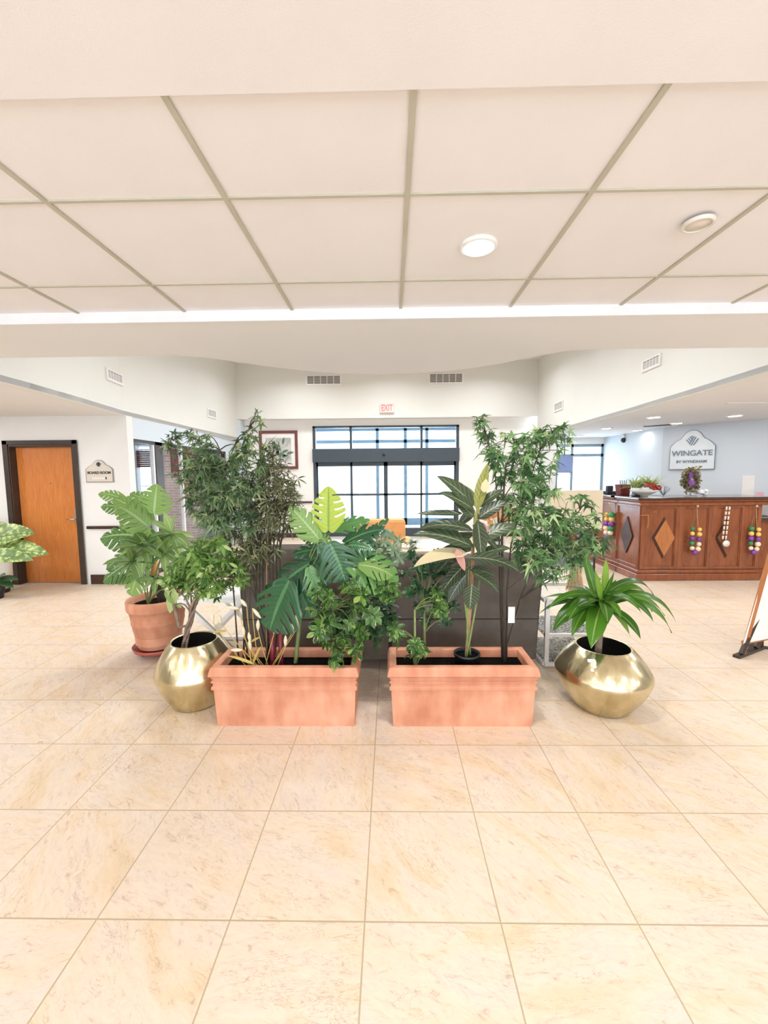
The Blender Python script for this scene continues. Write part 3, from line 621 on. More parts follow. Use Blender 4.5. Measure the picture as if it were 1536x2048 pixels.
c,w_,h_=cen(615,680,752,768,10.3); vent('air_vent',lambda a,b,d,c=c:V((c.x+a,10.3-d,c.z+b)),w_,h_,'dark louvred air vent left of the red exit sign')
c,w_,h_=cen(860,924,748,765,10.3); vent('air_vent',lambda a,b,d,c=c:V((c.x+a,10.3-d,c.z+b)),w_,h_,'dark louvred air vent right of the red exit sign')
def sidevent(u,v,w_,h_,E,s,label):
    X=E[1][0]
    for _ in range(6):
        p=atx(u,v,X)
        for a,b in zip(E,E[1:]):
            if a[1]<=p.y<=b[1]: X=a[0]+(b[0]-a[0])*(p.y-a[1])/(b[1]-a[1]); dr=V((b[0]-a[0],b[1]-a[1],0)).normalized()
    n=V((dr.y,-dr.x,0))*s
    vent('air_vent',lambda a,b,d,p=p,dr=dr,n=n:p+dr*a+V((0,0,b))+n*d,w_,h_,label)
sidevent(228,753,.36,.10,LE,1,'larger white air vent on the upper left wall')
sidevent(423,827,.34,.12,LE,1,'small white air vent far along the upper left wall')
sidevent(1304,725,.36,.10,RE,-1,'larger white air vent on the upper right wall')
sidevent(1118,812,.40,.13,RE,-1,'small white air vent far along the upper right wall')
# exit sign
c,w_,h_=cen(760,788,808,826,10.3)
t=thing('exit_sign','red lit exit sign above the glass entrance','exit sign',(c.x,10.3,c.z))
hs=child('housing',MB().box((c.x-w_/2,10.24,c.z-h_/2),(c.x+w_/2,10.3,c.z+h_/2)),M['exitw'],t,.006)
text('EXIT',.22,M['exit'],'lettering',(c.x,10.236,c.z),0,.003,hs,sx=.62,bold=.004)
# slot vent + dome camera over the desk
a=flr(1288,853,2.5); b=flr(1342,849,2.5)
tag(origin(MB().beam(a-V((0,0,.005)),b-V((0,0,.005)),.16,.012).build('slot_vent',M['black']),a),'long black slot vent in the ceiling above the reception','air vent')
p=at(1242,878,9.9); t=thing('dome_camera','small black camera hanging below the ceiling left of the white wall sign','camera',(p.x-.05,9.7,2.5))
q=V(t.location); child('dome',MB().ball((q.x,q.y,2.36),.06,12,8),M['black'],t); child('bracket',MB().tube([(q.x,q.y,2.5),(q.x,q.y,2.38)],.03,10),M['white'],t)
# ---- board room sign
def signshape(w,h,n=10):
    # arched top with shoulders
    pts=[(-w/2,0),(w/2,0),(w/2,h*.58)]
    R_=[(.5,.58),(.43,.67),(.34,.745),(.27,.78),(.22,.84),(.17,.92),(.11,.975),(.04,1.0),(0,1.0)]
    pts+=[(w*a,h*b) for a,b in R_[1:]]; pts+=[(-w*a,h*b) for a,b in R_[::-1][1:]]
    return pts
c0=at(174,965,DY); c1_=at(229,965,DY); sw=c1_.x-c0.x; sh=at(200,920,DY).z-c0.z
t=thing('room_sign','beige arched room sign beside the orange wooden door','sign',((c0.x+c1_.x)/2,DY,c0.z))
cx=(c0.x+c1_.x)/2
child('back_plate',MB().extr([(cx+a,DY-.001,c0.z+b) for a,b in signshape(sw,sh)],(0,-.012,0)),M['signe'],t)
child('face',MB().extr([(cx+a*.93,DY-.013,c0.z+.012+b*.94) for a,b in signshape(sw,sh)],(0,-.005,0)),M['signb'],t)
text('BOARD ROOM',.052,M['letterd'],'lettering',(cx,DY-.021,c0.z+sh*.43),0,.002,t,bold=.0015)
def emblem(t,cx,cy,cz,s,m,rx=V((1,0,0)),ny=V((0,-1,0)),solid=False):
    # slanted bars arranged in a diamond
    mb=MB(); C=V((cx,cy,cz))
    for x0,z0,x1,z1 in((-.5,.15,-.22,-.18),(-.22,.42,.0,.12),(-.36,.28,-.08,-.02),(0,.5,-.15,.35),(.02,.18,-.25,-.32),(.28,.38,-.1,-.45),(.48,.22,.1,-.42),(.14,.44,-.02,.2)):
        a=C+rx*x0*s+V((0,0,z0*s)); b=C+rx*x1*s+V((0,0,z1*s)); mb.beam(a,b,s*.09*(1.5 if solid else 1),s*.06,ny)
    child('emblem',mb,m,t)
emblem(t,cx,DY-.021,c0.z+sh*.80,.07,M['letterd'],solid=True)
child('slider',MB().box((cx-.11,DY-.024,c0.z+.045),(cx+.09,DY-.016,c0.z+.075)),M['whitep'],t); child('slider_knob',MB().box((cx+.092,DY-.026,c0.z+.045),(cx+.105,DY-.016,c0.z+.078)),M['letterd'],t)
# ---- reception wall sign
A=V((5.47,8.277,0)); dr=(V((6.44,7.26,0))-V((5.40,8.35,0))).normalized(); nn=V((-dr.y,dr.x,0)); nn=-nn if nn.y>0 else nn
if nn.x>0: nn=-nn
def onwall(u):
    d=ray(u,900); # intersect with the slanted wall
    P0=V((5.40,8.35,0)); den=d.x*dr.y-d.y*dr.x; tt=(P0.x*dr.y-P0.y*dr.x)/den; return V((d.x*tt,d.y*tt,0))
s0,s1=onwall(1341),onwall(1432); sw=(s1-s0).length
def zat(u,v,p): d=ray(u,v); return H+d.z*(p.y/d.y)
zb=zat(1387,939,(s0+s1)/2); zt=zat(1384,860,(s0+s1)/2); mid=(s0+s1)/2; sh=zt-zb
t=thing('wall_sign','large white arched wall sign with grey lettering behind the reception desk','sign',(mid.x,mid.y,zb))
child('back_plate',MB().extr([mid+dr*a+V((0,0,zb+b))+nn*.002 for a,b in signshape(sw,sh)],nn*.03),M['letter'],t)
fc=child('face',MB().extr([mid+dr*(a*.97)+V((0,0,zb+.01+b*.97))+nn*.032 for a,b in signshape(sw,sh)],nn*.015),M['signw'],t)
rzz=math.atan2(dr.y,dr.x)
ft=mid+nn*.052
text('WINGATE',.138,M['letter'],'lettering',(ft.x,ft.y,zb+sh*.41),rzz,.006,fc,bold=.003)
text('BY WYNDHAM',.07,M['letter'],'lettering',(ft.x,ft.y,zb+sh*.2),rzz,.004,fc,bold=.002)
emblem(fc,ft.x,ft.y,zb+sh*.72,.19,M['letter'],rx=dr,ny=nn)
# papers on the wall beside
for u0,u1,v0,v1,m_,lb in((1489,1514,951,992,'paper','blank cream notice on the wall above the right end of the desk'),(1518,1534,984,993,'pink','small pink notice strip on the wall at the right edge')):
    a,b=onwall(u0),onwall(u1); 
    tag(origin(MB().extr([V((a.x,a.y,zat(u0,v1,a)))+nn*.002,V((b.x,b.y,zat(u1,v1,b)))+nn*.002,V((b.x,b.y,zat(u1,v0,b)))+nn*.002,V((a.x,a.y,zat(u0,v0,a)))+nn*.002],nn*.004).build('notice',M[m_]),a+V((0,0,1.3))),lb,'notice')
# framed botanical print
a=at(518,862,YB); b=at(597,938,YB); x0,x1,z0,z1=a.x,b.x,b.z,a.z
t=thing('framed_picture','botanical print in a red-brown wooden frame left of the entrance','picture',((x0+x1)/2,YB,(z0+z1)/2))
f=MB(); e=.07
f.box((x0,YB-.04,z0),(x1,YB-.002,z0+e)); f.box((x0,YB-.04,z1-e),(x1,YB-.002,z1)); f.box((x0,YB-.04,z0+e),(x0+e,YB-.002,z1-e)); f.box((x1-e,YB-.04,z0+e),(x1,YB-.002,z1-e))
child('frame',f,mat('frame_wood',(.16,.045,.035),.4),t,.006)
child('mat_board',MB().box((x0+e,YB-.016,z0+e),(x1-e,YB-.01,z1-e)),M['paper'],t)
prn=child('print',MB().box((x0+.17,YB-.02,z0+.18),(x1-.17,YB-.015,z1-.18)),mottled('print_paper',(.42,.43,.40),(.60,.60,.56),6),t)
pm=MB(); pcx=(x0+x1)/2
pm.tube([(pcx+.02,YB-.022,z0+.2),(pcx+.06,YB-.022,z0+.45),(pcx+.0,YB-.022,z1-.28)],.012,5)
for i in range(11):
    an=R.uniform(0,2*PI); c_=V((pcx+R.uniform(-.12,.25),YB-.024,(z0+z1)/2+R.uniform(-.2,.15))); pm.leaf(c_,V((math.cos(an),0,math.sin(an))),(0,-1,0),.2,.07,.2,0,4)
child('printed_leaves',pm,mat('print_green',(.13,.19,.13),.8),prn)
# wall dot
p=at(957,913,YB); tag(origin(MB().tube([(p.x,YB-.001,p.z),(p.x,YB-.02,p.z)],.045,20).build('wall_sensor',M['walld'],bevel=.003),p),'small round beige sensor on the wall right of the entrance','sensor')
# tv screen near the reception window
a=at(1117,912,9.6); b=at(1145,944,9.6)
t=thing('wall_screen','blue-tinted screen in front of the reception window beside the maple tree','screen',((a.x+b.x)/2,9.6,b.z))
child('screen',MB().box((a.x,9.6,b.z),(b.x,9.63,a.z)),M['navy'],t); child('casing',MB().box((a.x-.01,9.605,b.z-.02),(b.x+.01,9.66,a.z+.01)),M['letter'],t); child('mount',MB().tube([((a.x+b.x)/2,9.66,a.z-.1),((a.x+b.x)/2,9.7,2.5)],.02,8),M['letter'],t)
# ================================================================= RECEPTION DESK
X0,DF,X1,DZ=3.70,6.12,5.44,1.245
t=thing('reception_desk','red-brown panelled wooden reception desk with diamond inlays','desk',(X0,DF,0))
bd=MB(); bd.box((X0,DF,.1),(X1,DF+.55,1.14)); bd.box((X0,DF+.55,.1),(X0+.55,8.9,1.14)); bd.box((X1,DF+.12,.1),(6.7,DF+.6,.88))
child('body',bd,M['desk'],t)
bs=MB(); bs.box((X0-.05,DF-.05,0),(X1+.02,DF+.55,.105)); bs.box((X0-.05,DF+.5,0),(X0+.5,8.9,.105)); bs.box((X0-.03,DF-.03,.105),(X1+.01,DF+.5,.16)); bs.box((X0-.03,DF+.5,.105),(X0+.5,8.9,.16)); bs.box((X1,DF+.07,0),(6.7,DF+.5,.14))
child('plinth',bs,M['desk'],t,.012)
mo=MB(); mo.box((X0-.06,DF-.06,1.12),(X1+.06,DF+.55,1.18)); mo.box((X0-.06,DF+.5,1.12),(X0+.55,8.9,1.18)); mo.box((X0-.10,DF-.10,1.18),(X1+.10,DF+.6,1.215)); mo.box((X0-.10,DF+.5,1.18),(X0+.6,8.95,1.215))
child('moulding',mo,M['desk'],t,.014)
ct=MB(); ct.box((X0-.13,DF-.13,1.215),(X1+.16,DF+.62,DZ)); ct.box((X0-.13,DF+.5,1.215),(X0+.62,9.0,DZ)); child('counter_top',ct,M['counter'],t,.004)
child('lower_counter',MB().box((X1+.02,DF+.05,.88),(6.7,DF+.62,.92)),M['counter'],t)
def panel(m,a0,a1,z0,z1,fr,axis):
    # raised stiles and rails around a recessed field; axis 0: front face, 1: side face
    def bx(p0,p1,q0,q1,d):
        if axis==0: m.box((p0,DF-d,q0),(p1,DF+.01,q1))
        else: m.box((X0-d,p0,q0),(X0+.01,p1,q1))
    bx(a0,a0+fr,z0,z1,.022); bx(a1-fr,a1,z0,z1,.022); bx(a0+fr,a1-fr,z0,z0+fr*.7,.022); bx(a0+fr,a1-fr,z1-fr*.7,z1,.022)
    bx(a0+fr,a0+fr+.012,z0+fr*.7,z1-fr*.7,.012); bx(a1-fr-.012,a1-fr,z0+fr*.7,z1-fr*.7,.012)
us=[1285,1356,1421,1487,1527]
xs=[at(u,1070,DF).x for u in us]; xs[0]=X0; xs[-1]=X1
pn=[]
for i in range(4):
    m=MB(); panel(m,xs[i],xs[i+1],.17,1.12,.055,0); pn.append(child('panel',m,M['desk'],t,.004))
def diamond(c,hw,hh,axis,dd):
    if axis==0: return MB().extr([(c-hw,DF,.64),(c,DF,.64-hh),(c+hw,DF,.64),(c,DF,.64+hh)],(0,-dd,0))
    return MB().extr([(X0,c-hw,.64),(X0,c,.64+hh),(X0,c+hw,.64),(X0,c,.64-hh)],(-dd,0,0))
for i in (0,2): 
    u=(1327,1453)[i//2]; c=at(u,1078,DF).x; child('diamond_base',diamond(c-.006,.165,.305,0,.012),M['dark'],pn[i]); child('diamond_inlay',diamond(c+.004,.148,.275,0,.024),M['inlay'] if i==0 else M['desk'],pn[i],.003)
ys=[DF,6.78,7.44,8.1,8.76]
for i in range(4):
    m=MB(); panel(m,ys[i]+(.0),ys[i+1],.17,1.12,.055,1); child('panel',m,M['desk'],t,.004)
    if i%2==0: child('diamond_inlay',diamond((ys[i]+ys[i+1])/2,.16,.29,1,.02),M['dark'],t,.003)
# hanging bead garlands
def garland(P,zt_,zb_,label,cols,axis=0,wd=.046,rad=.034,cl_=.32):
    t=thing('bead_garland',label,'garland',(P[0],P[1],zt_),'bead garlands hung on the desk')
    x,y=P; s=MB(); 
    def q(a,z,d=0): return (x+a,y-d,z) if axis==0 else (x-d,y+a,z)
    s.tube([q(-wd*.9,zt_-cl_,.01),q(-.01,zt_,.03),q(wd*.9,zt_-cl_,.01)],.005,5); s.ball(q(0,zt_,.03),.018); child('cord',s,M['straw'],t)
    n=5; zz=zt_-cl_-.01
    seq=['green','yellow','purple','green','cream']
    for k in range(n):
        z=zz-(zz-zb_-rad)*k/(n-.3)
        for sd in(-1,1):
            c=seq[(k+(1 if sd>0 and k in(0,3) else 0))%5]
            b=MB().ball(q(sd*wd*(1.1 if k<4 else .9),z-(.012 if sd>0 else 0),.03),rad*R.uniform(.85,1.15),10,7); child('bead',b,M[c],t)
    child('bead',MB().ball(q(0,zb_+rad*.6,.03),rad*1.15,10,7),M['purple'],t)
y_=DF-.045
for u,lb,zb_ in((1392,'green, gold and purple bead garland on the second desk panel from the corner',1107),(1510,'green, gold and purple bead garland at the right end of the desk',1107)):
    p=at(u,1012,y_); garland((p.x,y_),p.z,at(u,zb_,y_).z,lb,None)
p=atx(1222,1030,X0-.045); garland((X0-.045,p.y),1.10,.52,'bead garland on the shadowed side face of the desk',None,1,.07,.045,.17)
p=at(1455,1012,y_); t=thing('striped_necklace','pink and white striped necklace with round white pendant on the third desk panel','necklace',(p.x,y_,p.z))
z1_=at(1455,1080,y_).z
for s_ in(-1,1):
    for k in range(7):
        m=MB(); a=p.z-(p.z-z1_)*(k+.08)/7; b=p.z-(p.z-z1_)*(k+.82)/7; xo=p.x+s_*.022; m.tube([(xo-.01*k*.4,y_-.012,a),(xo-.01*(k+.8)*.4,y_-.012,b)],.012,6); child('bead',m,M['cream'] if k%2 else M['whitep'],t)
child('cord',MB().tube([(p.x-.022,y_-.01,p.z),(p.x-.05,y_-.01,z1_)],.003,4).tube([(p.x+.022,y_-.01,p.z),(p.x-.02,y_-.01,z1_)],.003,4),M['plum'],t)
pd=at(1451,1087,y_); child('pendant',MB().tube([(pd.x,y_+.0,pd.z),(pd.x,y_-.02,pd.z)],.048,20),M['whitep'],t)
p=at(1296,1031,y_); q=MB(); q.tube([(p.x-.1,y_,p.z+.0),(p.x,y_,p.z+.01),(p.x+.01,y_,p.z-.1),(p.x,y_,p.z-.19)],[.01,.014,.009,.014],6); q.tube([(p.x+.06,y_,p.z+.05),(p.x+.12,y_,p.z+.055)],.008,5)
tag(origin(q.build('ribbon_clip',M['inlay']),p),'short golden ribbon clipped at the front corner of the desk','ribbon')
# things on the counter
def tuft(mb,c,n,L,W,droop=1.6,up_=.8,seg=6,r0=.02):
    for i in range(n):
        a=R.uniform(0,2*PI); e=R.uniform(.2,1.2)*up_
        d=V((math.cos(a),math.sin(a),e)); mb.leaf(V(c)+V((R.uniform(-r0,r0),R.uniform(-r0,r0),0)),d,(0,0,1),L*R.uniform(.6,1.1),W,droop,.2,seg,lambda t:(1-t)**.4 if t<1 else 0)
cy=DF+.2
p=at(1286,975,cy)
t=thing('spider_plant','arching pale green spider plant with red glazed ornament in a white bowl on the desk','plant',(p.x,cy,DZ))
child('bowl',MB().lathe([(.05,0),(.06,.015),(.15,.06),(.2,.1),(.19,.1),(.14,.065),(.001,.04)],(p.x+.02,cy,DZ+.001),28),M['whitep'],t)
m=MB(); tuft(m,(p.x-.09,cy,DZ+.13),120,.27,.018,1.3,1.6,6,.05); tuft(m,(p.x+.09,cy,DZ+.14),130,.29,.018,1.3,1.8,6,.05); child('foliage',m,LF['spider'],t)
m=MB(); 
for i in range(9): m.ball((p.x+.06+R.uniform(-.1,.1),cy-.1+R.uniform(-.04,.02),DZ+.12+R.uniform(-.02,.07)),R.uniform(.025,.04),8,6)
child('red_ornament',m,M['red'],t)
p=at(1382,960,cy); t=thing('wreath','bronze and green wreath with purple ribbon standing on the desk','wreath',(p.x,cy,DZ))
m=MB(); zc=at(1382,960,cy).z
for i in range(430):
    a=R.uniform(0,2*PI); r=R.gauss(.108,.026); c_=V((p.x+r*math.cos(a)*.85,cy+R.uniform(-.03,.03),zc+r*math.sin(a)*1.2)); m.leaf(c_,unit(),unit(),.055,.034,.3,.2,3)
child('leaf_ring',m,LF['wreath'],t)
child('ribbon',MB().leaf((p.x-.03,cy-.05,zc+.02),(-.3,-.1,1),(0,-1,0),.11,.07,1).leaf((p.x-.03,cy-.05,zc+.02),(-.2,-.1,-1),(0,-1,0),.12,.07,.3).leaf((p.x-.03,cy-.05,zc),(.5,-.1,-.8),(0,-1,0),.09,.05,.3),M['purple'],t)
child('stand',MB().tube([(p.x,cy,DZ),(p.x,cy,zc-.08)],.012,6).box((p.x-.07,cy-.05,DZ),(p.x+.07,cy+.05,DZ+.015)),M['steel'],t)
p=at(1401,985,cy); m=MB(); 
for i in range(7): m.ball((p.x+R.uniform(-.05,.07),cy+R.uniform(-.05,.05),DZ+.035+R.uniform(0,.05)),R.uniform(.03,.045),10,7,.8)
tag(origin(m.build('crumpled_cloth',M['cloth']),(p.x,cy,DZ)),'crumpled white cloth beside the wreath on the desk','cloth')
p=at(1330,980,cy); m=MB()
for i in range(14): a=R.uniform(-.9,.9); m.tube([(p.x-.02,cy,DZ+.01),(p.x+.13*math.sin(a),cy+R.uniform(-.04,.04),DZ+.14*math.cos(a)+.01)],.004,5)
tag(origin(m.build('glass_ornament',M['alub']),(p.x,cy,DZ)),'pale blue spiky glass ornament right of the spider plant','ornament')
def pxs(u,y): return at(u,985,y).x
ps=atx(1243,985,X0+.08)
t=thing('pen_pot','dark red square pen pot on the far arm of the desk','pot',(X0+.1,ps.y,DZ)); q=V(t.location)
child('pot',MB().rectloft([(.07,.07,DZ),(.085,.085,DZ+.17),(.07,.07,DZ+.17),(.06,.06,DZ+.03)],(q.x,q.y)).box((q.x-.06,q.y-.06,DZ),(q.x+.06,q.y+.06,DZ+.03)),M['plum'],t)
for i in range(4): child('pen',MB().tube([(q.x-.03+i*.02,q.y,DZ+.03),(q.x-.05+i*.035,q.y,DZ+.24)],.006,5),M['black'],t)
for u,lb in((1218,'small black card reader at the far end of the desk'),):
    q=atx(u,990,X0+.08); tag(origin(MB().box((q.x-.08,q.y-.1,DZ),(q.x+.1,q.y+.1,DZ+.05)).box((q.x-.04,q.y-.02,DZ+.05),(q.x+.06,q.y+.05,DZ+.14)).build('card_reader',M['black'],bevel=.01),(q.x,q.y,DZ)),lb,'card reader')
q=V((X0+.08,DF+.25,DZ)); tag(origin(MB().box((q.x-.07,q.y-.05,DZ),(q.x+.07,q.y+.05,DZ+.025)).box((q.x-.06,q.y-.05,DZ+.03),(q.x+.06,q.y+.05,DZ+.06)).build('stapler',M['black'],bevel=.008),q),'small black box stack at the desk corner beside the bowl','box')
# white printer low at right
p=at(1534,1030,DF+.3); tag(origin(MB().box((p.x-.03,DF+.12,.92),(p.x+.45,DF+.55,1.13)).box((p.x+.02,DF+.08,1.13),(p.x+.4,DF+.5,1.16)).build('printer',M['white'],bevel=.015),(p.x,DF+.3,.92)),'white machine on the lower counter at the right edge','printer')
# monitor back beyond board
p=at(1160,975,8.6); 
# tan board on legs
a=at(1101,981,6.3); b=at(1204,1057,6.3)
t=thing('tan_board','large blank tan board standing between the maple tree and the desk','board',((a.x+b.x)/2,6.3,0))
child('board',MB().box((a.x,6.3,b.z),(b.x,6.33,a.z)),M['tan'],t,.004)
for x in(a.x+.08,b.x-.08): child('leg',MB().box((x-.012,6.33,.02),(x+.012,6.35,a.z-.05)).box((x-.012,6.15,0),(x+.012,6.55,.02)),M['black'],t)
p=at(1161,978,7.6); t=thing('desk_phone','small grey telephone seen above the top edge of the tan board','telephone',(p.x,7.6,0))
child('stand',MB().box((p.x-.02,7.58,0),(p.x+.02,7.62,1.2)).box((p.x-.2,7.4,0),(p.x+.2,7.8,.02)),M['alub'],t); child('handset',MB().box((p.x-.09,7.52,1.2),(p.x+.09,7.66,1.25)).box((p.x-.1,7.56,1.25),(p.x+.08,7.62,1.3)),M['letter'],t,.01)
# mat by the entrance side
a=flr(1116,1108); b=flr(1206,1139)
tag(origin(MB().box((2.45,7.0,0),(3.5,8.2,.012)).build('door_mat',M['mat_'],bevel=.004),(3,7.6,0)),'dark grey floor mat beside the reception desk','mat')
# ================================================================= PLANTERS
def rect_planter(cx,label):
    y0_,y1_=2.47,2.80; cy_=(y0_+y1_)/2; hy=(y1_-y0_)/2
    t=thing('planter_box',label,'planter',(cx,cy_,0),'rectangular terracotta planters')
    hx=.468
    sec=[(hx-.027,hy-.03,0),(hx-.016,hy-.02,.245),(hx-.006,hy-.01,.25),(hx-.004,hy-.008,.268),(hx-.014,hy-.018,.276),(hx-.013,hy-.017,.292),(hx-.005,hy-.009,.298),(hx-.005,hy-.009,.306),(hx-.013,hy-.017,.312),(hx-.012,hy-.016,.32),(hx-.006,hy-.010,.325),(hx-.006,hy-.010,.332),(hx-.012,hy-.016,.338)]
    inner=[(hx-.055,hy-.055,.33),(hx-.06,hy-.06,.02)]
    m=MB().rectloft(sec+inner,(cx,cy_)); m.box((cx-hx+.04,cy_-hy+.04,.001),(cx+hx-.04,cy_+hy-.04,.02)); child('body',m,M['terra'],t)
    rim=[(hx-.05,hy-.05,.335),(hx-.006,hy-.006,.335),(hx+.006,hy+.006,.342),(hx+.008,hy+.008,.350),(hx-.002,hy-.002,.392),(hx-.008,hy-.008,.400),(hx-.040,hy-.040,.402),(hx-.050,hy-.050,.396),(hx-.052,hy-.052,.335)]
    child('rim',MB().rectloft(rim,(cx,cy_)),M['terra'],t,.003)
    child('soil',MB().box((cx-hx+.053,cy_-hy+.053,.25),(cx+hx-.053,cy_+hy-.053,.345)),M['soil'],t)
    return t
P1=(-1.151-.219)/2; P2=(-.026+.917)/2
rect_planter(P1,'left rectangular terracotta planter with monstera and lily buds')
rect_planter(P2,'right rectangular terracotta planter holding the black pot and maple tree')
# gold vases
def vase(c,R_,h,ro,rb,zb_,label):
    t=thing('gold_vase',label,'vase',(c[0],c[1],0),'round gold metal vases')
    pr=[(.001,.004),(rb*.96,.004),(rb,.012)]
    key=[(rb,.012),(rb+(R_-rb)*.62,zb_*.52),(R_*.965,zb_*.85),(R_,zb_),(R_*.985,zb_*1.12),(ro+(R_-ro)*.74,zb_+(h-zb_)*.42),(ro+(R_-ro)*.38,zb_+(h-zb_)*.74),(ro+.006,h-.005),(ro,h)]
    # smooth
    pts=[]
    for i in range(len(key)-1):
        p0=key[max(i-1,0)];p1=key[i];p2=key[i+1];p3=key[min(i+2,len(key)-1)]
        for k in range(5):
            s=k/5; pts.append(tuple(.5*(2*p1[j]+(-p0[j]+p2[j])*s+(2*p0[j]-5*p1[j]+4*p2[j]-p3[j])*s*s+(-p0[j]+3*p1[j]-3*p2[j]+p3[j])*s**3) for j in(0,1)))
    pts.append(key[-1])
    child('body',MB().lathe(pr[:2]+pts+[(ro-.004,h+.002),(ro-.010,h-.004)],(c[0],c[1],0),64),M['gold'],t)
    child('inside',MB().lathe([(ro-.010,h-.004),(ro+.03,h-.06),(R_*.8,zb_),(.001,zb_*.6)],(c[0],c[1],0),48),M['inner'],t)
    return t
VL=(-1.40,2.80); VR=(1.452,2.76)
vase(VL,.265,.455,.155,.165,.235,'gold vase left of the planters holding the braided tree')
t=vase(VR,.305,.425,.175,.185,.235,'wider gold vase at right holding the broad-leaved corn plant')
for u,v,w_,h_,d_ in((1183,1322,.045,.018,.0),(1185,1341,.018,.016,0)):
    p=at(u,v,2.53); 
    child('sticker',MB().box((p.x-w_/2,2.53,p.z-h_/2),(p.x+w_/2,2.536,p.z+h_/2),Matrix.Rotation(-.75,3,'X')),M['paper'],t)
# round terracotta pot with saucer on wheels
RP=(-2.13,3.62); t=thing('round_pot','round terracotta pot in a saucer on wheels at far left of the group','pot',(*RP,0))
child('body',MB().lathe([(.001,.075),(.165,.075),(.172,.085),(.215,.30),(.219,.305),(.217,.315),(.222,.36),(.232,.42),(.245,.425),(.250,.44),(.252,.50),(.247,.515),(.232,.52),(.222,.51),(.20,.35),(.19,.12)],(*RP,0),48),M['terra'],t)
child('soil',MB().lathe([(.001,.46),(.215,.455),(.215,.42)],(*RP,0),30),M['soil'],t)
s=child('saucer',MB().lathe([(.001,.045),(.20,.045),(.212,.055),(.222,.085),(.215,.085),(.20,.06),(.001,.06)],(*RP,0),48),mat('red_saucer',(.42,.09,.06),.45),t)
for i in range(4):
    a=PI/4+i*PI/2; x,y=RP[0]+.14*math.cos(a),RP[1]+.14*math.sin(a); child('caster',MB().tube([(x-.012,y,.018),(x+.012,y,.018)],.0175,12).box((x-.008,y-.008,.018),(x+.008,y+.008,.046)),M['black'],s)
# black nursery pot standing in the right planter
BP=at(934,1300,2.66); BX=BP.x
t=thing('nursery_pot','small black plastic pot standing in the right planter','pot',(BX,2.66,.27))
child('body',MB().lathe([(.001,.272),(.068,.272),(.082,.40),(.088,.402),(.088,.418),(.081,.418),(.078,.395),(.068,.29)],(BX,2.66,0),32),M['black'],t); child('soil',MB().lathe([(.001,.398),(.078,.394),(.078,.38)],(BX,2.66,0),20),M['soil'],t)
# ================================================================= PLANTS
def bez(a,b,c,n=6):
    a,b,c=V(a),V(b),V(c); return [a*(1-s)**2+b*2*s*(1-s)+c*s*s for s in [i/n for i in range(n+1)]]
def clampp(p,lim=2.98):
    if p.z<1.12 and p.y>lim and -1.3<p.x<1.28: p.y=lim
    return p
def crown(t,root,clusters,depth,spread,kind,mt,size,dens,stemm,trunk,tr=.012,seed=1,twig=.0025,branch=True):
    """clusters (u,v,r px) -> foliage hung on real branches from the trunk polyline"""
    R.seed(seed); fo=MB(); tw=MB()
    tk=[V(q) for q in trunk]
    for (u,v,r) in clusters:
        y=depth+R.uniform(-spread,spread); c=clampp(at(u,v,y)); rr=r/F*y
        # nearest lower trunk point
        best=min(tk,key=lambda q:(q-c).length+ (0.3 if q.z>c.z else 0))
        if branch: tw.tube(bez(best,(best*.5+c*.5)+V((0,0,.06)),c,4),[twig*1.6,twig*1.5,twig*1.2,twig,twig*.8],4,False)
        n=max(3,int(dens*(r/20)**2))
        for i in range(n):
            o=unit()*rr*R.uniform(.2,1)**.6; o.y*=1.3; p=clampp(c+o)
            d=(o.normalized()*.7+V((R.uniform(-.4,.4),R.uniform(-.4,.4),R.uniform(-.7,.3)))).normalized()
            nr=(V((0,-.55,.75))+unit()*.7).normalized(); s=size*R.uniform(.65,1.25)
            if i%3==0: tw.tube([c,p],twig*.5,3,False)
            if kind=='maple': fo.maple(p,d,nr,s)
            elif kind=='blade': fo.palm(p,d,nr,R.choice((3,4,5)),s*1.25,s*.16,PI*.9,.7,3)
            elif kind=='palmate': fo.palm(p,d,nr,R.choice((5,6,7)),s,s*.30,PI*1.55,.6,3)
            elif kind=='ovate': fo.leaf(p,d,nr,s,s*.42,.7,.2,4)
            elif kind=='umbrella': fo.palm(p,d,nr,R.choice((6,7,7,8)),s,s*.40,PI*1.8,.6,5,(lambda t_: math.sin(PI*t_**1.7)**.7 if 0<t_<1 else .08))
    child('foliage',fo,mt,t); 
    if branch: child('branches',tw,stemm,t)
# --- maple tree in the right planter
tx=at(1010,1322,2.68); base=V((tx.x,2.68,.265))
t=thing('maple_tree','tall artificial maple tree with slim dark stems in the right planter','plant',base)
trk=[base,at(1006,1200,2.70),at(1004,1080,2.72),at(1006,1000,2.72),at(1012,930,2.72),at(1030,890,2.72)]
child('trunk',MB().tube(trk,[.011,.009,.008,.007,.005,.003],8),M['stem'],t)
t2=[base+V((.015,.02,0)),at(1014,1180,2.74),at(1022,1090,2.76),at(1045,1000,2.78),at(1080,900,2.76),at(1105,865,2.74)]
child('trunk',MB().tube(t2,[.007,.006,.006,.005,.004,.003],6),M['stem'],t)
t3=[base+V((-.01,.02,0)),at(1000,1180,2.74),at(998,1050,2.74),at(990,940,2.72),at(975,880,2.7),at(965,840,2.7)]
child('trunk',MB().tube(t3,[.006,.006,.005,.004,.004,.003],6),M['stem'],t)
t4=[at(1010,1300,2.72),at(1040,1200,2.80),at(1070,1120,2.82),at(1120,1060,2.82),at(1160,1020,2.80)]
child('trunk',MB().tube(t4,[.008,.007,.006,.005,.003],6),M['stem'],t)
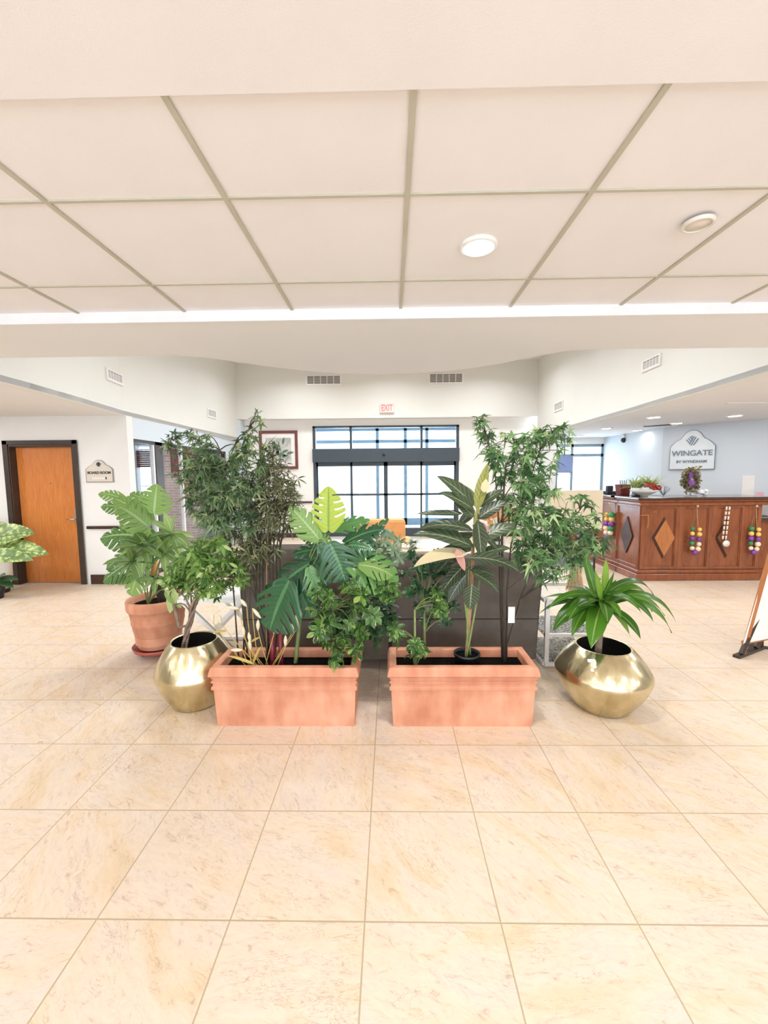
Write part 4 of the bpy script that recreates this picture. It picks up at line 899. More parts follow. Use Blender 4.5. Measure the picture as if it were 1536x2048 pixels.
cl=[(965,838,9),(958,852,12),(970,872,13),(985,862,8),(984,892,14),(975,905,12),(1012,868,8),(1025,880,9),(1046,900,18),(1062,882,17),(1078,870,13),(1090,858,12),(1112,868,14),(1126,860,12),(1135,872,10),(1098,885,14),(1112,900,10),(1104,925,9),(1035,930,22),(1065,930,24),(1090,950,14),(1000,925,15),(990,915,16),(1010,955,16),(1040,965,22),(1070,972,24),(1100,985,15),(1012,990,14),(1030,1010,24),(1060,1012,28),(1085,1030,26),(1040,1050,22),(1062,1070,28),(1100,1060,30),(1130,1030,18),(1130,1060,22),(1158,1040,16),(1165,1075,20),(1180,1060,12),(1150,1005,10),(1163,990,9),(1182,1010,9),(1195,1030,9),(1090,1095,28),(1125,1100,26),(1155,1105,18),(1178,1100,12),(1045,1090,18),(1070,1120,22),(1040,1115,16),(1090,1130,16),(1076,1148,10),(1120,1135,12),(1140,1150,9),(1205,1092,12),(1210,1075,7),(1110,1155,8),(1150,1130,9)]
crown(t,base,cl,2.74,.16,'maple',LF['maple'],.068,26,M['stem'],trk+t2+t3+t4,seed=3)
p=at(1023,1230,2.70); child('price_tag',MB().box((p.x-.022,2.70,p.z-.055),(p.x+.022,2.702,p.z+.055)),M['paper'],t)
# straw tassel on the end table later
# --- left planter: tall leafy tree
b0=at(478,1315,2.66); base=V((b0.x,2.66,.265))
t=thing('leafy_tree','tall airy tree with small pointed green leaves in the left planter','plant',base)
ta=[base,at(470,1220,2.68),at(462,1120,2.70),at(455,1020,2.70),at(450,940,2.70),at(470,890,2.70),at(498,858,2.70),at(511,830,2.70)]
tb=[base+V((.02,.01,0)),at(490,1200,2.70),at(484,1080,2.72),at(478,980,2.74),at(440,900,2.72),at(380,872,2.72),at(345,880,2.72)]
tc_=[base+V((.04,0,0)),at(500,1200,2.70),at(505,1080,2.72),at(500,980,2.72),at(525,920,2.72)]
for q in(ta,tb,tc_): child('trunk',MB().tube(q,[.007]+[.0055]*(len(q)-5)+[.004,.0028,.0022,.0018],6),M['stem'],t)
cl=[(345,880,13),(335,890,8),(368,868,8),(386,862,6),(392,880,14),(402,895,16),(415,872,7),(420,905,18),(385,915,16),(370,935,15),(400,935,24),(430,940,24),(452,950,24),(462,925,18),(478,918,18),(485,895,15),(500,878,13),(492,870,8),(505,858,6),(511,838,6),(516,828,5),(522,845,4),(498,905,14),(380,965,18),(410,975,26),(440,985,28),(470,980,26),(495,950,20),(505,975,22),(375,995,12),(400,1010,22),(430,1020,26),(462,1020,26),(490,1010,22),(440,1050,18),(410,1045,14),(470,1055,18),(500,1045,18),(388,1030,9),(358,955,7),(350,905,7),(525,895,9),(540,892,7),(545,880,5),(520,930,14),(450,1075,12),(350,948,6),(460,1095,10)]
crown(t,base,cl,2.72,.17,'maple',LF['mid'],.056,42,M['stem'],ta+tb+tc_,seed=5)
# --- bamboo
b0=at(540,1315,2.70); base=V((b0.x,2.72,.265))
t=thing('bamboo_plant','bushy bamboo-like plant with narrow brownish-green leaves in the left planter','plant',base)
stems=[]; R.seed(11)
for i,(u,vt) in enumerate(((515,930),(528,900),(545,915),(556,930),(570,960),(535,960),(503,980),(582,990))):
    q=[base+V((R.uniform(-.05,.05),R.uniform(-.03,.03),0)),at(512+i*7,1200,2.78),at(514+i*6.5,1100,2.76),at(516+i*8,1020,2.76),at(u,vt,2.76)]; q=[clampp(x) for x in q]
    stems+=q; child('cane',MB().tube(q,[.0055,.005,.0045,.004,.003],5),M['stem'] if i!=3 else M['stemt'],t)
cl=[(528,925,14),(545,935,16),(520,945,14),(560,950,16),(540,965,20),(565,975,18),(580,985,14),(525,985,20),(550,1000,24),(575,1010,18),(588,1000,10),(510,1010,20),(535,1030,24),(560,1035,20),(578,1045,12),(505,1045,18),(525,1060,20),(550,1065,18),(495,1075,18),(515,1095,20),(540,1095,16),(500,1110,16),(480,1095,14),(525,1125,12),(505,1140,12),(490,1160,8),(518,905,8),(550,905,6),(570,925,6),(590,960,7),(596,1018,6)]
crown(t,base,cl,2.76,.13,'blade',LF['bamboo'],.068,26,M['stem'],stems,seed=8)
# --- money tree in left gold vase
base=V((VL[0]-.02,VL[1]-.02,.2))
t=thing('braided_tree','small braided-trunk tree with palmate leaves in the left gold vase','plant',base)
c0_=at(368,1290,2.78); c1b=at(385,1235,2.78); c2b=at(392,1195,2.78)
br=[]
for k in range(3):
    pts=[]
    for i in range(15):
        s=i/14; c=base*(1-s)+c2b*s if s<1 else c2b
        c=base.lerp(c0_,s/.45) if s<.45 else c0_.lerp(c2b,(s-.45)/.55)
        a=s*9+k*2*PI/3; pts.append(c+V((math.cos(a)*.014,math.sin(a)*.014,0)))
    br.append(MB().tube(pts,.0095,6))
for m in br: child('trunk',m,M['bark'],t)
bm_=MB(); ends=[]
for u,v in((355,1185),(350,1210),(372,1150),(385,1140),(400,1150),(415,1160),(430,1140),(395,1120)):
    e=at(u,v,2.76+R.uniform(-.1,.1)); ends.append(e); bm_.tube(bez(c1b if u<380 else c2b,(c2b+e)/2+V((0,0,.02)),e,4),[.008,.007,.006,.005,.004],5,False)
pr=at(348,1208,2.74); bm_.tube([c1b-V((.01,0,.05)),at(358,1255,2.75),at(352,1225,2.74),pr],[.011,.011,.012,.013],7)
child('branches',bm_,M['bark'],t)
cl=[(345,1150,16),(365,1140,22),(390,1135,24),(415,1135,26),(440,1140,24),(465,1150,18),(480,1165,12),(345,1170,14),(370,1165,20),(400,1165,22),(430,1168,22),(455,1175,16),(480,1140,10),(395,1110,22),(425,1110,24),(450,1115,20),(470,1125,14),(370,1115,14),(375,1185,12),(440,1190,10),(330,1165,10),(400,1185,12),(405,1085,14),(435,1085,14)]
crown(t,base,cl,2.74,.13,'palmate',LF['money'],.066,15,M['bark'],ends+[c2b],seed=13)
# --- generic big-leaf plants
def bigleaf(mb,pm,bu,bv,tu,tv,y,kind,W,root=None,dy=0,droop=None,nrm=None,slits=5,flip=None):
    a=clampp(at(bu,bv,y)); b=clampp(at(tu,tv,y+dy)); d=b-a; L=d.length
    nr=V(nrm) if nrm is not None else (V((R.uniform(-.2,.2),-.75,.55)))
    dn=d.normalized(); nr=(nr-dn*nr.dot(dn)).normalized()
    dr=.5 if droop is None else droop
    dd=(dn+V((0,0,.30*dr))).normalized()
    L*=1+.06*dr
    if kind=='m': mb.monstera(a,dd,nr,L,L*W,slits,dr)
    else: mb.leaf(a,dd,nr,L,L*W,dr,.22,10,(lambda t: (math.sin(PI*t**.75)**.75 if 0<t<1 else 0)),.008)
    if root is not None and pm is not None:
        r=V(root); mid_=(r*.35+a*.65); mid_.z=max(mid_.z, (r.z+a.z)/2)+.03
        pm.tube(bez(r,V((r.x*.6+a.x*.4,r.y*.6+a.y*.4,max(a.z,r.z)*.9+.1*r.z)),a,6),[.006,.0055,.005,.0045,.004,.0035,.003],5,False)
# round pot: split-leaf plant on moss pole
R.seed(21)
base=V((RP[0]+.06,RP[1],.45))
t=thing('split_leaf_plant','split-leaf plant on a dark moss pole in the round terracotta pot','plant',base)
ptop=at(309,1150,3.6); child('moss_pole',MB().tube([base,base.lerp(ptop,.5),ptop],.036,12),M['moss'],t)
child('stake',MB().tube([ptop-V((0,0,.05)),at(309,1120,3.6)],.03,10),M['orange'],t,label='orange cap of the pole')
m=MB(); pm=MB(); root=at(308,1130,3.58)
for bu,bv,tu,tv,W,y in((252,1000,198,985,.5,3.62),(262,1020,203,1010,.55,3.64),(300,1045,232,995,.75,3.5),(305,1075,202,1072,.62,3.6),(292,1110,206,1160,.55,3.55),(285,1100,212,1135,.5,3.6),(288,1120,262,1190,.7,3.48),(300,1060,318,1110,.6,3.5),(300,1010,262,985,.8,3.66),(285,1140,235,1165,.5,3.5)):
    bigleaf(m,pm,bu,bv,tu,tv,y,'m',W,root)
child('foliage',m,LF['monsl'],t); child('leaf_stalks',pm,M['stemg'],t)
m=MB(); pm=MB()
bigleaf(m,pm,308,1025,314,968,3.5,'m',1.25,root,0,.1,(0,-.97,.2),5); bigleaf(m,pm,295,1052,240,1012,3.47,'m',.9,root,0,.4,(-.2,-.9,.4),4); bigleaf(m,pm,300,1062,255,1082,3.45,'m',.8,root,0,.5)
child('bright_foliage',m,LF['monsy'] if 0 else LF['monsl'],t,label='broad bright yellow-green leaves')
base2=V((RP[0]-.05,RP[1]-.06,.45))
t=thing('ovate_leaf_plant','light green plant with clustered oval leaves in the front of the round pot','plant',base2)
m=MB(); pm=MB()
for cu,cv,n,L_,y in((290,1092,15,62,3.45),(345,1068,11,52,3.42),(268,1122,9,52,3.45),(330,1105,9,50,3.42),(312,1160,5,40,3.4)):
    c=at(cu,cv,y); pm.tube(bez(base2,(base2+c)/2+V((0,0,.15)),c,5),.006,5,False)
    for i in range(n):
        a=2*PI*i/n+R.uniform(-.2,.2); l=L_/F*y*R.uniform(.75,1.1); d=V((math.cos(a),R.uniform(-.8,.1),math.sin(a)*.8+.1)); m.leaf(c,d,(0,-.5,.85),l,l*.36,.8,.25,6,None,.01)
for bu,bv,tu,tv in((330,1180,362,1215),(352,1172,340,1225)): 
    bigleaf(m,pm,bu,bv,tu,tv,3.36,'o',.42,base2,0,.6)
child('foliage',m,LF['ovate'],t); child('stems',pm,M['stemg'],t)
# monstera in left planter
R.seed(31)
rt_=V((at(588,1320,2.66).x,2.66,.265))
t=thing('monstera','large dark green monstera in the left planter with big split leaves','plant',rt_)
m=MB(); pm=MB(); RT=at(600,1240,2.68)
pm.tube(bez(rt_,(rt_+RT)/2,RT,4),.014,7,False)
spec=[(660,1088,690,1160,1.15,2.52,5),(655,1080,600,1062,.75,2.66,4),(690,1085,765,1056,.62,2.66,4),(700,1125,795,1160,.85,2.54,5),(672,1058,738,1038,.55,2.72,4),(578,1162,540,1258,1.12,2.50,5),(618,1128,556,1178,.95,2.58,4),(618,1135,640,1185,.85,2.55,4),(640,1110,600,1140,.7,2.62,4),(700,1110,770,1122,.6,2.6,4),(650,1100,586,1108,.6,2.68,4),(600,1180,622,1235,.8,2.56,3),(655,1120,636,1172,.8,2.56,4),(700,1090,750,1100,.8,2.56,4),(735,1080,775,1036,.35,2.7,4),(665,1100,730,1130,.9,2.6,4),(640,1090,668,1130,.9,2.57,4),(610,1150,590,1200,.9,2.6,3),(640,1140,610,1215,.8,2.66,4),(720,1140,760,1185,.8,2.6,3)]
for bu,bv,tu,tv,W,y,sl in spec: bigleaf(m,pm,bu,bv,tu,tv,y,'m',W,RT,0,.55,None,max(3,sl-1))
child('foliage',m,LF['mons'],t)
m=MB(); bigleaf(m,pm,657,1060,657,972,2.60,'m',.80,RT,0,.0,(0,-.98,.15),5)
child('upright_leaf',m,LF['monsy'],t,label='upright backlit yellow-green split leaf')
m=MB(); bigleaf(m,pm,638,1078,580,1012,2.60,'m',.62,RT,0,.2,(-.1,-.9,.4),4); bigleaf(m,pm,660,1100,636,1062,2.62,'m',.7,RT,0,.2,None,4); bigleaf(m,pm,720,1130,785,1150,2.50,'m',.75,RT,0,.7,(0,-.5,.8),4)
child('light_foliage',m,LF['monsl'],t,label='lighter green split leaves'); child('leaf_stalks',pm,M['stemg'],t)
rs=MB(); rs2=MB()
for m_,u,w_ in((rs,545,.017),(rs2,562,.015)):
    a=flr(u,1330,.27); a=V((at(u,1320,2.62).x,2.62,.265)); b=at(u-1,1262,2.62); m_.tube([a,(a+b)/2,b],w_,10)
child('red_stalk',rs,M['stemr'],t,label='thick dark red stalk'); child('red_stalk',rs2,M['stemr'],t,label='thick dark red stalk')
# umbrella plants
def umbrella(label,rootp,cls,mt,size,dens,seed,y=2.6,spread=.08,name='umbrella_plant'):
    t=thing(name,label,'plant',rootp); st=[V(rootp)+V((0,0,.05)),V(rootp)+V((0,.03,.25)),V(rootp)+V((0,.04,.45))]
    child('stem',MB().tube(st,[.01,.009,.007],6),M['stemg'],t)
    crown(t,rootp,cls,y,spread,'umbrella',mt,size,dens,M['stemg'],st,seed=seed); return t
r1=V((at(668,1310,2.66).x,2.62,.265))
umbrella('variegated umbrella plant trailing over the rim of the left planter',r1,[(745,1165,16),(770,1178,14),(640,1182,12),(662,1190,14),(690,1180,12),(640,1225,16),(655,1240,12),(705,1170,14),(725,1195,14),(650,1278,13),(665,1300,14),(680,1315,12),(668,1330,8),(715,1258,12),(725,1275,10),(790,1190,14),(785,1175,10),(705,1210,14),(700,1240,12),(690,1285,10),(735,1225,12),(640,1262,9),(712,1300,8)],LF['scheff'],.068,4.5,41,2.50,.05)
r1b=V((at(725,1300,2.70).x-.04,2.70,.265))
umbrella('dark umbrella plant filling the middle behind the trailing variegated one',r1b,[(720,1190,22),(750,1200,24),(770,1215,22),(690,1220,22),(740,1235,24),(765,1250,20),(710,1260,20),(680,1250,18),(750,1275,16),(725,1150,20),(700,1150,18),(660,1215,16),(780,1240,14)],LF['scheffd'],.06,9,43,2.70,.07)
r1c=V((at(700,1300,2.74).x,2.74,.265))
umbrella('dusty pale green leafy plant at the top right of the left planter group',r1c,[(745,1080,18),(765,1070,18),(785,1085,18),(730,1095,18),(760,1100,20),(785,1110,16),(715,1085,14),(740,1120,16),(775,1130,14),(705,1105,12)],LF['dusty'],.055,12,44,2.78,.08,name='leafy_plant')
r2=V((at(830,1320,2.62).x,2.60,.265))
umbrella('low variegated umbrella plant at the left end of the right planter',r2,[(830,1285,12),(838,1298,10),(822,1305,9),(868,1195,12),(875,1205,10),(850,1300,8),(795,1275,10),(790,1262,8),(885,1218,8)],LF['scheff'],.064,5,45,2.56,.05)
r3=V((at(850,1310,2.70).x,2.72,.265))
umbrella('dark leafy plant with bare thin stems at left in the right planter',r3,[(850,1140,18),(870,1130,18),(890,1150,18),(835,1165,15),(860,1175,16),(895,1190,15),(880,1115,12),(905,1210,12),(840,1120,12),(820,1105,9),(808,1145,10),(870,1215,14),(840,1205,13),(815,1185,9),(890,1240,12),(855,1245,12)],LF['scheffd'],.058,11,46,2.76,.08,name='leafy_plant')
# lily buds
b0=V((at(520,1325,2.62).x,2.60,.265)); t=thing('lily_stems','thin yellow stems with pale pointed lily buds at left in the left planter','plant',b0)
st=MB(); bd=MB(); R.seed(51)
for u,v,du,dv in((468,1216,-14,-2),(488,1207,-8,-9),(425,1237,-2,-12),(440,1240,-4,-12),(571,1284,0,-14),(584,1254,-6,-8),(595,1242,-4,-12),(516,1252,0,-13),(487,1265,-1,-13),(499,1276,-2,-12),(548,1259,0,-12),(475,1300,-14,0),(512,1225,10,12),(500,1292,-2,-12)):
    a=at(u-du*.7,v-dv*.7,2.54); b=at(u+du*1.0,v+dv*1.0,2.53); d=(b-a)
    rt0=b0+V((R.uniform(-.05,.09),R.uniform(-.03,.03),0)); st.tube(bez(rt0,V((rt0.x*.4+a.x*.6,a.y,(rt0.z+a.z)/2+.03)),a,6),.0028,5,False)
    child('bud',MB().tube([a,a+d*.25,a+d*.55,a+d*.85,b],[.003,.010,.0125,.007,.001],8),LF['bud'],t)
for u,v,tu,tv in((512,1330,455,1305),(455,1262,425,1262),(500,1285,520,1272),(505,1330,520,1290)): st.leaf(at(u,v,2.55),at(tu,tv,2.53)-at(u,v,2.55),(0,-.5,.8),(at(tu,tv,2.53)-at(u,v,2.55)).length,.022,.3,.2,5)
child('stems',st,mat('yellow_stem',(.50,.36,.10),.5),t)
# cordyline in the black pot
R.seed(61)
base=V((BX,2.66,.39)); t=thing('cordyline','tall cordyline with long striped dark leaves in the small black pot','plant',base)
cn=MB(); tops=[at(949,1030,2.66),at(944,1090,2.64),at(938,1120,2.62),at(960,1160,2.68),at(925,1170,2.62)]
for i,q in enumerate(tops):
    r=base+V((R.uniform(-.03,.03),R.uniform(-.03,.03),0)); o=MB().tube(bez(r,(r+q)/2+V((R.uniform(-.03,.03),0,0)),q,6),[.009,.008,.008,.007,.007,.006,.006],7); child('cane',o,M['stemt'] if i<2 else M['stemg'],t)
m=MB()
for bu,bv,tu,tv,W,y,dr_ in((949,1012,885,955,.30,2.64,.5),(948,1020,888,985,.30,2.6,.6),(948,1034,914,1004,.45,2.6,.6),(925,1027,842,1027,.16,2.6,.1),(948,1062,848,1052,.20,2.58,.9),(957,1015,1002,980,.30,2.66,.5),(955,1038,1008,1003,.34,2.62,.4),(950,1095,842,1064,.24,2.56,.7),(948,1085,1022,1050,.30,2.6,.5),(938,1115,1028,1135,.24,2.54,.8),(944,1145,992,1180,.30,2.56,.9),(944,1168,940,1215,.55,2.52,.4),(930,1130,888,1180,.34,2.56,.6),(955,1040,962,1110,.35,2.56,.6),(945,1070,905,1090,.35,2.6,.7),(960,1060,985,1075,.5,2.6,.6),(935,1100,880,1140,.28,2.6,.8),(940,1130,905,1165,.35,2.58,.6),(945,1050,990,1095,.26,2.6,.6),(950,1075,1000,1080,.3,2.64,.6),(940,1140,985,1150,.34,2.6,.8),(932,1150,900,1200,.3,2.58,.7),(950,1020,920,1050,.35,2.66,.6),(945,1100,885,1100,.3,2.66,.7),(960,1100,1000,1130,.32,2.64,.7),(930,1120,850,1120,.25,2.6,.8),(952,1000,915,968,.28,2.7,.4),(958,1110,1015,1095,.28,2.6,.6)):
    bigleaf(m,None,bu,bv,tu+(tu-bu)*.10,tv+(tv-bv)*.08,y,'o',W*1.18,None,0,dr_,(R.uniform(-.3,.3),-.6,.65))
child('foliage',m,LF['cord'],t)
m=MB(); bigleaf(m,None,953,1020,976,925,2.64,'o',.26,None,0,0,(-.5,-.85,.1)); bigleaf(m,None,948,1090,958,1000,2.63,'o',.13,None,0,0,(-.3,-.9,.1)); child('young_leaf',m,LF['cordy'],t,label='tall upright olive-yellow leaf')
m=MB(); bigleaf(m,None,935,1108,828,1128,2.54,'o',.30,None,0,.9,(.1,-.5,.85)); child('faded_leaf',m,LF['cordt'],t,label='long faded tan leaf')
m=MB(); bigleaf(m,None,968,985,972,958,2.6,'o',.6,None,0,.1); child('faded_leaf',m,LF['cordt'],t,label='small faded tan leaf')
for q in((912,1098,930,1142,2.52,'o',.35),(972,1068,966,1045,2.6,'o',.6)):
    m=MB(); bigleaf(m,None,*q,None,0,.1); child('pink_leaf',m,LF['cordp'],t,label='pinkish withered leaf')
# dracaena
R.seed(71)
base=V((VR[0]-.04,VR[1],.2)); t=thing('corn_plant','corn plant with long glossy green leaves in the right gold vase','plant',base)
top=at(1203,1225,2.74); child('trunk',MB().tube([base,base.lerp(top,.5),top],[.024,.022,.02],12),M['bark'],t)
m=MB(); cr=at(1203,1205,2.72)
for tu,tv,W,dy,dr_ in((1164,1098,.17,.1,.1),(1212,1118,.22,-.02,.0),(1170,1144,.14,.08,.1),(1118,1270,.30,-.1,.9),(1152,1278,.26,-.15,.9),(1184,1300,.36,-.28,.8),(1290,1183,.16,.1,1.2),(1338,1262,.13,.05,1.3),(1314,1288,.16,-.05,1.3),(1264,1284,.28,-.18,1.1),(1247,1272,.22,-.12,.9),(1083,1238,.10,.05,.9),(1086,1200,.10,.1,.7),(1127,1190,.22,.05,.6),(1258,1165,.18,.15,.5),(1135,1175,.2,.2,.5),(1232,1160,.18,.1,.2),(1180,1150,.18,.15,.1),(1300,1230,.18,.1,1.2),(1275,1210,.2,-.1,1.1),(1135,1235,.26,-.2,.8),(1290,1255,.2,-.15,1.2),(1155,1215,.26,-.25,.6),(1240,1240,.24,-.25,.9),(1225,1190,.2,-.1,.3),(1130,1210,.2,.15,.7),(1262,1185,.16,.2,.8),(1322,1240,.12,-.05,1.3),(1100,1222,.14,-.1,1.0),(1245,1185,.16,-.2,.7),(1140,1245,.2,-.25,1.0),(1280,1225,.16,-.3,1.1),(1215,1250,.3,-.3,.8),(1190,1140,.16,-.1,.05),(1228,1145,.16,-.1,.1),(1305,1205,.12,.2,1.2),(1165,1170,.18,-.1,.3),(1250,1205,.2,.1,.9),(1160,1235,.25,0,1)):
    c=cr+V((R.uniform(-.02,.02),R.uniform(-.02,.02),R.uniform(-.05,.06))); b=at(tu,tv,2.74+dy); d=b-c; L_=d.length; dn=d.normalized()
    m.leaf(c,(dn+V((0,0,.62*dr_))).normalized(),V((0,-.5,.85)) if abs(dn.z)<.85 else V((0,-1,.1)),L_*(1+.12*dr_),L_*W*.95,dr_*1.55,.28,14,lambda s:(.35+.65*math.sin(PI*min(1,s**.9)))*(1 if s<.75 else max(0,(1-s)/.25)**.6),.006)
child('foliage',m,LF['drac'],t)
# dieffenbachia at far left
R.seed(81)
base=V((at(20,1130,5.6).x-.18,5.6,.0)); t=thing('white_pot','tall white ceramic pot at the left edge near the wooden door','pot',base)
child('body',MB().lathe([(.001,.06),(.12,.06),(.15,.2),(.17,.62),(.165,.63),(.15,.6),(.14,.3)],base,32),M['whitep'],t)
child('foot',MB().lathe([(.11,0),(.12,.07)],base,24,True),M['black'],t)
b2=base+V((0,0,.55)); t=thing('dieffenbachia','yellow-green speckled broad-leaved plant in the tall white pot at the left edge','plant',b2)
m=MB()
for bu,bv,tu,tv,W,y,dr_ in((-45,1085,68,1064,.45,5.4,.3),(-50,1108,95,1103,.34,5.3,.4),(-50,1070,20,1052,.5,5.6,.3),(-40,1100,-60,1010,.4,5.6,.2),(-60,1090,-140,1060,.4,5.6,.5),(-40,1112,66,1118,.3,5.2,.4)): bigleaf(m,None,bu,bv,tu,tv,y,'o',W,None,0,dr_,(0,-.75,.65))
child('foliage',m,LF['dief'],t); child('stem',MB().tube([b2,at(-45,1095,5.5)],.02,8),M['stemg'],t)
b3=V((at(-14,1178,5.3).x,5.3,0)); t=thing('low_leafy_plant','dark leafy plant low on the floor at the left edge by the door frame','plant',b3)
m=MB()
for tu,tv in((36,1152),(28,1170),(10,1145),(-30,1150)): a=at(-10,1160,5.3); b=at(tu,tv,5.2); m.leaf(a,b-a,(0,-.5,.85),(b-a).length,.12,.3,.2,8)
child('foliage',m,LF['scheffd'],t); child('pot',MB().lathe([(.001,0),(.1,0),(.13,.16),(.11,.16)],b3,20),M['black'],t)
# ================================================================= FURNITURE BEHIND
SXa,SXb,SY=-1.20,1.17,3.25
t=thing('sofa','brown suede sofa seen from behind the planters','sofa',((SXa+SXb)/2,SY,0))
tp=1.03
mid_=(SXa+SXb)/2
for k,(a,b) in enumerate(((SXa,mid_-.01),(mid_+.01,SXb))):
    m=MB(); n=14; vs=[];
    # rounded top back cushion, slightly leaning
    prof=[(0,.10),(0,.42),(-.004,.44),(0,.46),(-.02,.80),(-.01,.94),(.04,1.01),(.12,1.04),(.2,1.0),(.26,.9),(.28,.6),(.28,.35)]
    flare=lambda z:.035*(z-.1)
    for (dy,z) in prof:
        z=z if k==0 or z<.5 else .5+(z-.5)*.84
        f_=flare(z); xa=a-(f_ if k==0 else 0); xb=b+(f_ if k==1 else 0)
        vs+=[(xa,SY+dy,z),(xa+.03,SY+dy-.008,z),(xb-.03,SY+dy-.008,z),(xb,SY+dy,z)]
    fs=[]
    for i in range(len(prof)-1):
        for j in range(3): fs.append((i*4+j,i*4+j+1,(i+1)*4+j+1,(i+1)*4+j))
    fs.append(tuple(i*4 for i in range(len(prof)))[::-1]); fs.append(tuple(i*4+3 for i in range(len(prof))))
    m.add(vs,fs); child('backrest',m,M['suede'],t,.012)
child('seam_piping',MB().box((SXa,SY-.013,.436),(SXb,SY+.01,.444)).box((mid_-.012,SY-.004,.1),(mid_+.012,SY+.03,.95)),M['seam'],t)
child('seat',MB().box((SXa+.2,SY+.28,.12),(SXb-.2,SY+.95,.46)),M['suede'],t,.05)
for a,b in((SXa-.0,SXa+.22),(SXb-.22,SXb)): child('armrest',MB().box((a,SY+.25,.1),(b,SY+.98,.64)),M['suede'],t,.05)
for x in(SXa+.1,SXb-.1):
    for y in(SY+.06,SY+.9): child('leg',MB().tube([(x,y,0),(x,y,.11)],.025,10),M['black'],t)
# end tables with crossed legs
def end_table(x0,x1,y0,y1,label,solid):
    t=thing('end_table',label,'side table',((x0+x1)/2,(y0+y1)/2,0),'white metal end tables')
    f=MB(); z=.56; w_=.035
    for a,b in(((x0,y0),(x1,y0)),((x1,y0),(x1,y1)),((x1,y1),(x0,y1)),((x0,y1),(x0,y0))):
        f.beam((*a,z),(*b,z),w_,.03); f.beam((*a,.02),(*b,.02),w_,.03)
    child('frame',f,M['white'],t)
    if solid: child('table_top',MB().box((x0,y0,z+.012),(x1,y1,z+.03)),M['white'],t)  # opaque white top stands in for a bright reflection on glass
    else: child('table_top',MB().box((x0,y0,z+.012),(x1,y1,z+.022)),M['glass'],t)
    for y in(y0+.01,y1-.01):
        child('crossed_legs',MB().beam((x0+.02,y,z),(x1-.02,y,.03),.03,.035).beam((x1-.02,y+.02,z),(x0+.02,y+.02,.03),.03,.035),M['white'],t) if solid else [child('leg',MB().box((xx,y-.015,.0),(xx+.035,y+.015,z)),M['white'],t) for xx in (x0,x1-.035)]
    if not solid:
        child('shelf',MB().box((x0+.01,y0+.01,.035),(x1-.01,y1-.01,.045)),M['mott'],t); child('shelf',MB().box((x0+.01,y0+.03,.245),(x1-.01,y1-.01,.255)),M['mott'],t)
        child('shelf_rail',MB().box((x0,y0,.25),(x1,y0+.03,.275)).box((x1-.03,y0,.25),(x1,y1,.275)),M['white'],t)
    return t
end_table(-1.80,-1.24,3.36,3.90,'white end table with crossed legs at the left end of the sofa',True)
end_table(1.27,1.74,3.33,3.85,'white framed end table with patterned glass shelves at the right end of the sofa',False)
# straw tassel standing on right table
p=at(1151,1150,3.55); zt_=at(1151,1118,3.55).z; t=thing('straw_tassel','bound bundle of pale straw standing on the right end table','tassel',(p.x,3.55,.582))
m=MB(); R.seed(91)
for i in range(70):
    a=R.uniform(0,2*PI); r=R.uniform(.01,.075); m.tube([(p.x+.012*math.cos(a),3.55+.012*math.sin(a),zt_),(p.x+r*.6*math.cos(a),3.55+r*.6*math.sin(a),zt_-.1),(p.x+r*math.cos(a),3.55+r*math.sin(a),.584)],[.003,.004,.004],4,False)
child('straws',m,M['straw'],t); child('binding',MB().lathe([(.018,zt_-.03),(.022,zt_-.01),(.012,zt_+.01)],(p.x,3.55,0),12,True),M['white'],t)
# seating area beyond: orange armchair, tan coffee table with small plants, white armchair
def armchair(cx,cy,rz,mt,label,h=.82):
    t=thing('armchair',label,'armchair',(cx,cy,0),'armchairs of the seating area')
    child('seat',MB().box((cx-.32,cy-.3,.2),(cx+.32,cy+.3,.44)),mt,t,.04); child('backrest',MB().box((cx-.36,cy-.42 if rz==0 else cy+.3,.2),(cx+.36,cy-.3 if rz==0 else cy+.42,h)),mt,t,.05)
    for s in(-1,1):
        child('armrest',MB().box((cx+s*.4-.06,cy-.4,.2),(cx+s*.4+.06,cy+.35,.6)),mt,t,.04)
        for y in(cy-.33,cy+.3): child('leg',MB().tube([(cx+s*.36,y,0),(cx+s*.36,y,.21)],.018,8),M['black'],t)
ox=at(762,1058,6.0).x
armchair(ox,6.4,0,M['orange'],'orange armchair beyond the sofa, glimpsed above the monstera',at(762,1038,6.0).z)
cxx=at(820,1110,5.2).x; tz=at(820,1096,5.2).z
t=thing('coffee_table','low tan table beyond the sofa carrying small plants','table',(cxx,5.3,0))
child('table_top',MB().box((cxx-.28,4.98,tz-.04),(cxx+.4,5.6,tz)),M['tan'],t,.006)
for sx in(-.24,.36):
    for sy in(-.26,.26): child('leg',MB().box((cxx+sx-.02,5.3+sy-.02,0),(cxx+sx+.02,5.3+sy+.02,tz-.04)),M['stem'],t)
for u,L_,mt,lb in((797,.20,LF['mid'],'small dark green potted plant, left of two on the tan table'),(826,.15,LF['dusty'],'small pale potted plant, right of two on the tan table')):
    p=at(u,1090,5.2); t=thing('small_plant',lb,'plant',(p.x,5.2,tz),'small plants on the tan table'); child('pot',MB().lathe([(.001,tz),(.04,tz),(.05,tz+.07),(.04,tz+.07)],(p.x,5.2,0),16),M['whitep'],t); m=MB(); tuft(m,(p.x,5.2,tz+.06),26,L_,.035,.9,1.0,5); child('foliage',m,mt,t)
